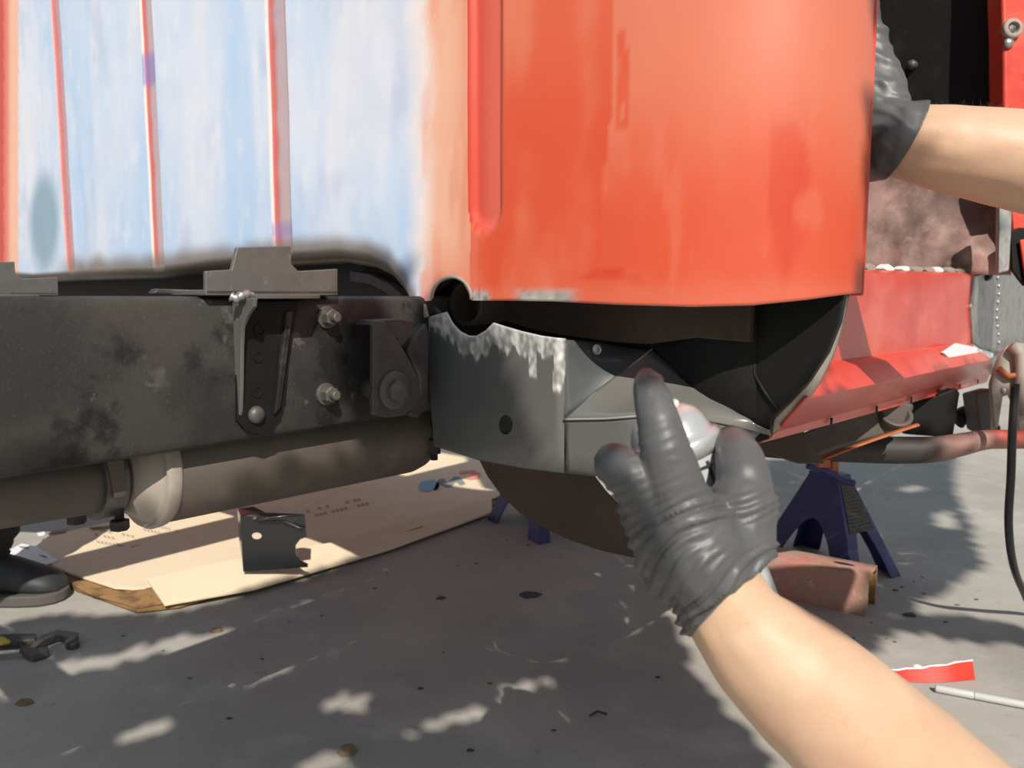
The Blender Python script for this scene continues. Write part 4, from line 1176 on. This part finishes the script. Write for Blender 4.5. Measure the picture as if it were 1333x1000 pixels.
chain(g, [(J(1120, 110, .80), .028), (J(1096, 80, .80), .022)])
chain(g, [(J(1122, 190, .795), .022), (J(1096, 165, .785), .0165), (J(1078, 140, .775), .0135), (J(1066, 120, .768), .011)])
cut2 = P(1178, 184, .772)
n2_ = (RT * .89 - UP * .42 - FW * .12).normalized()
def wrinkle2(p, n):
    x, y = proj(p)
    a = (y - 100) * .92 - (x - 1150) * .36
    b = (y - 100) * .36 + (x - 1150) * .92
    ph = a * .42 + 4.0 * noise.noise(Vector((a * .02, b * .02, 2.0)))
    k = math.sin(ph); k = math.copysign(abs(k) ** .7, k)
    m = .35 + .65 * sstep(-.3, .3, noise.noise(Vector((a * .03, b * .03, 7.0))))
    near_cuff = sstep(.002, .025, -(p - cut2).dot(n2_))
    return (.0022 * fold(a * .30 + 5 * noise.noise(Vector((a * .02, b * .02, 2.0))), 2.6) * m + .0018 * fold(a * .18 + b * .05 + 3 * noise.noise(Vector((a * .012, b * .02, 17.0))), 2.4)) * (.15 + .85 * near_cuff) - .0006
ad2 = (P(1168, 186, .775) - P(1250, 196, .755)).normalized()
fuse(g, 'glove', 'glove', person2, voxel=.0019, smooth_it=7, displace=wrinkle2, cut=[(cut2, n2_)], solid=.0008)
spots_h = []
for k in range(110):
    x = random.uniform(1195, 1345)
    y = table([(1190, 142), (1250, 143), (1333, 150), (1360, 154)], x)
    spots_h.append((P(x, y + random.uniform(-1, 4), table([(1190, .766), (1340, .74)], x)), (UP * .8 + RT * random.uniform(-.6, .5)).normalized()))
hairs('arm_hair', person2, spots_h)

# ------------------------------------------------------------------ foot of somebody standing beyond the frame
ft = onZ(20, 788, 0)
dft = (ft - CAM).dot(FW)
person3 = thing('person', ft.to_tuple(), 'lower leg in dark trousers and black shoe standing left of the cardboard', 'person')
def S(x, y, dd=0): return P(x, y, dft + dd)
secs = []
prof_ = [(-90, 728, 788), (-60, 722, 789), (-30, 722, 790), (0, 726, 790.5), (22, 735, 789.5), (42, 742, 787), (58, 748, 784), (68, 755, 780), (73, 764, 775)]
for (x, yt, yb) in prof_:
    w = .042 if x < 50 else .042 * (1 - ((x - 50) / 26) ** 2 * .75)
    if x < -60: w *= .8
    zt = S(x, yt).z; base_ = S(x, yb); zb_ = max(.012, .012)
    ring = []
    for k in range(16):
        th = k / 16 * math.tau
        ring.append(Vector((base_.x, base_.y + .03 + math.cos(th) * w, zb_ + (zt - zb_) * (.5 + .5 * math.sin(th)) if math.sin(th) > 0 else zb_ + (zt - zb_) * .5 * (1 + math.sin(th)))))
    secs.append(ring)
MB().loft(secs).build('shoe', M['shoe'], person3, smooth=True, sub=1)
ol = []
for (x, w) in ((-92, .03), (-60, .042), (-20, .046), (30, .047), (55, .042), (70, .028), (76, .010)):
    ol.append((S(x, 789).x, w))
yb = S(0, 789).y + .03
mb = MB().prism([Vector((x, yb - w, .0005)) for x, w in ol] + [Vector((x, yb + w, .0005)) for x, w in ol[::-1]], ZZ * .022)
mb.build('sole', M['sole'], person3, bevel=.005)
lg = [(-24, 742, .050), (-24, 715, .046), (-16, 690, .050), (-8, 660, .055), (0, 600, .062), (0, 520, .070), (-60, 470, .080), (-200, 480, .088), (-420, 500, .095)]
lp = catmull([(*(S(x, y, .02)), r) for x, y, r in lg], 5)
MB().tube([Vector(c[:3]) for c in lp], [c[3] * (1 + .05 * math.sin(i * 1.9)) for i, c in enumerate(lp)], 20).build('trouser_leg', M['denim'], person3, smooth=True)

# ------------------------------------------------------------------ added unseen tree behind the camera: leaves placed to shade chosen spots
bpy.context.view_layer.update()
dgt = bpy.context.evaluated_depsgraph_get()
def inside(poly, x, y):
    c = False
    j = len(poly) - 1
    for i in range(len(poly)):
        xi, yi = poly[i]; xj, yj = poly[j]
        if (yi > y) != (yj > y) and x < (xj - xi) * (y - yi) / (yj - yi) + xi: c = not c
        j = i
    return c
SHADE = [[(-60, 800), (130, 806), (240, 800), (400, 752), (640, 680), (700, 690), (830, 715), (900, 880), (1060, 1060), (-60, 1060)],
         [(985, 600), (1240, 596), (1240, 640), (1262, 690), (1275, 735), (1235, 760), (1170, 800), (1110, 868), (1030, 860), (990, 780)],
         [(1165, 806), (1230, 800), (1350, 822), (1350, 842), (1280, 836), (1170, 818)]]
LIT = [[(-60, 794), (96, 785), (74, 802), (-60, 824)],
       [(-60, 872), (60, 862), (150, 848), (250, 822), (296, 826), (235, 848), (150, 868), (100, 880), (40, 908), (-60, 922)],
       [(-60, 945), (95, 918), (122, 930), (112, 960), (40, 985), (-60, 1010)],
       [(186, 936), (226, 930), (238, 950), (162, 977), (140, 966)],
       [(316, 868), (350, 860), (388, 882), (330, 890)],
       [(392, 920), (440, 898), (504, 908), (470, 927), (418, 934)],
       [(516, 956), (570, 928), (622, 915), (632, 930), (592, 947), (538, 968)],
       [(634, 906), (680, 884), (740, 870), (746, 880), (700, 900), (646, 915)],
       [(714, 832), (748, 818), (754, 828), (726, 837)],
       [(796, 847), (816, 838), (822, 847)],
       [(360, 1010), (400, 980), (452, 968), (480, 1010)],
       [(1205, 668), (1240, 664), (1252, 690), (1222, 688)], [(1168, 634), (1200, 630), (1205, 640), (1172, 642)]]
targets = []
def ground_targets(step):
    y = .9
    while y < 2.9:
        x = -1.6
        while x < 1.9:
            p = Vector((x + random.uniform(-.4, .4) * step, y + random.uniform(-.4, .4) * step, 0))
            px, py = proj(p)
            if any(inside(s, px, py) for s in SHADE) and not any(inside(s, px, py) for s in LIT): targets.append(p)
            x += step
        y += step
ground_targets(.018)
for poly, fn, st in (([(455, 388), (487, 388), (487, 545), (472, 565)], lambda x, y: onV(x, y, VR), 9),
                     ([(485, 405), (560, 405), (560, 560), (485, 560)], lambda x, y: onV(x, y, VR - .04), 9),
                     ([(553, 408), (600, 430), (634, 470), (652, 530), (690, 626), (560, 592)], lambda x, y: onU(x, y, U0 + .006), 9)):
    for x in range(440, 700, st):
        for y in range(380, 640, st):
            if inside(poly, x, y): targets.append(fn(x + random.uniform(-3, 3), y + random.uniform(-3, 3)))
leaf = MB()
cen = Vector((0, 0, 0)); nl = 0
for p in targets:
    dist = max(1.5, (p.y + .45) / TO_SUN.y * -1) + random.uniform(0, .25)
    q = p + TO_SUN * dist  # leaf set up-sun of the spot it is meant to shade
    hit, loc, nrm, idx, ob, mw = sc.ray_cast(dgt, q, -TO_SUN)
    if not hit or (loc - p).length > .035 or (p.z < .001 and ob.name != 'floor'):
        if not (hit and ob.name.split('.')[0] in ('leg_face', 'top_collar', 'warning_label', 'label_lettering', 'release_lever')): continue
    a = Vector((random.uniform(-1, 1), random.uniform(-1, 1), random.uniform(-1, 1)))
    nn = (TO_SUN + a * .45).normalized()
    t1 = nn.orthogonal().normalized(); ang = random.uniform(0, math.tau)
    t1 = (Matrix.Rotation(ang, 3, nn) @ t1); t2 = nn.cross(t1)
    l, w = random.uniform(.019, .026), random.uniform(.012, .017)
    leaf.add([q - t1 * l, q - t1 * l * .3 + t2 * w, q + t1 * l * .5 + t2 * w * .8, q + t1 * l, q + t1 * l * .5 - t2 * w * .8, q - t1 * l * .3 - t2 * w],
             [(0, 1, 2, 3), (0, 3, 4, 5)])
    cen += q; nl += 1
cen /= max(nl, 1)
tree = thing('added_shade_tree', (2.4, -1.8, 0), 'added leafy tree, unseen behind the camera, shaped to dapple the floor', 'tree')
tag(leaf.build('foliage', M['barkleaf'], tree, recalc=False), kind='stuff')
tp = catmull([(2.4, -1.8, 0, .09), (2.38, -1.8, .9, .075), (2.25, -1.75, 1.7, .06), (2.0, -1.6, 2.2, .04)], 6)
MB().tube([Vector(c[:3]) for c in tp], [c[3] for c in tp], 12).build('trunk', M['bark'], tree, smooth=True)
print('leaves', nl, 'of', len(targets))
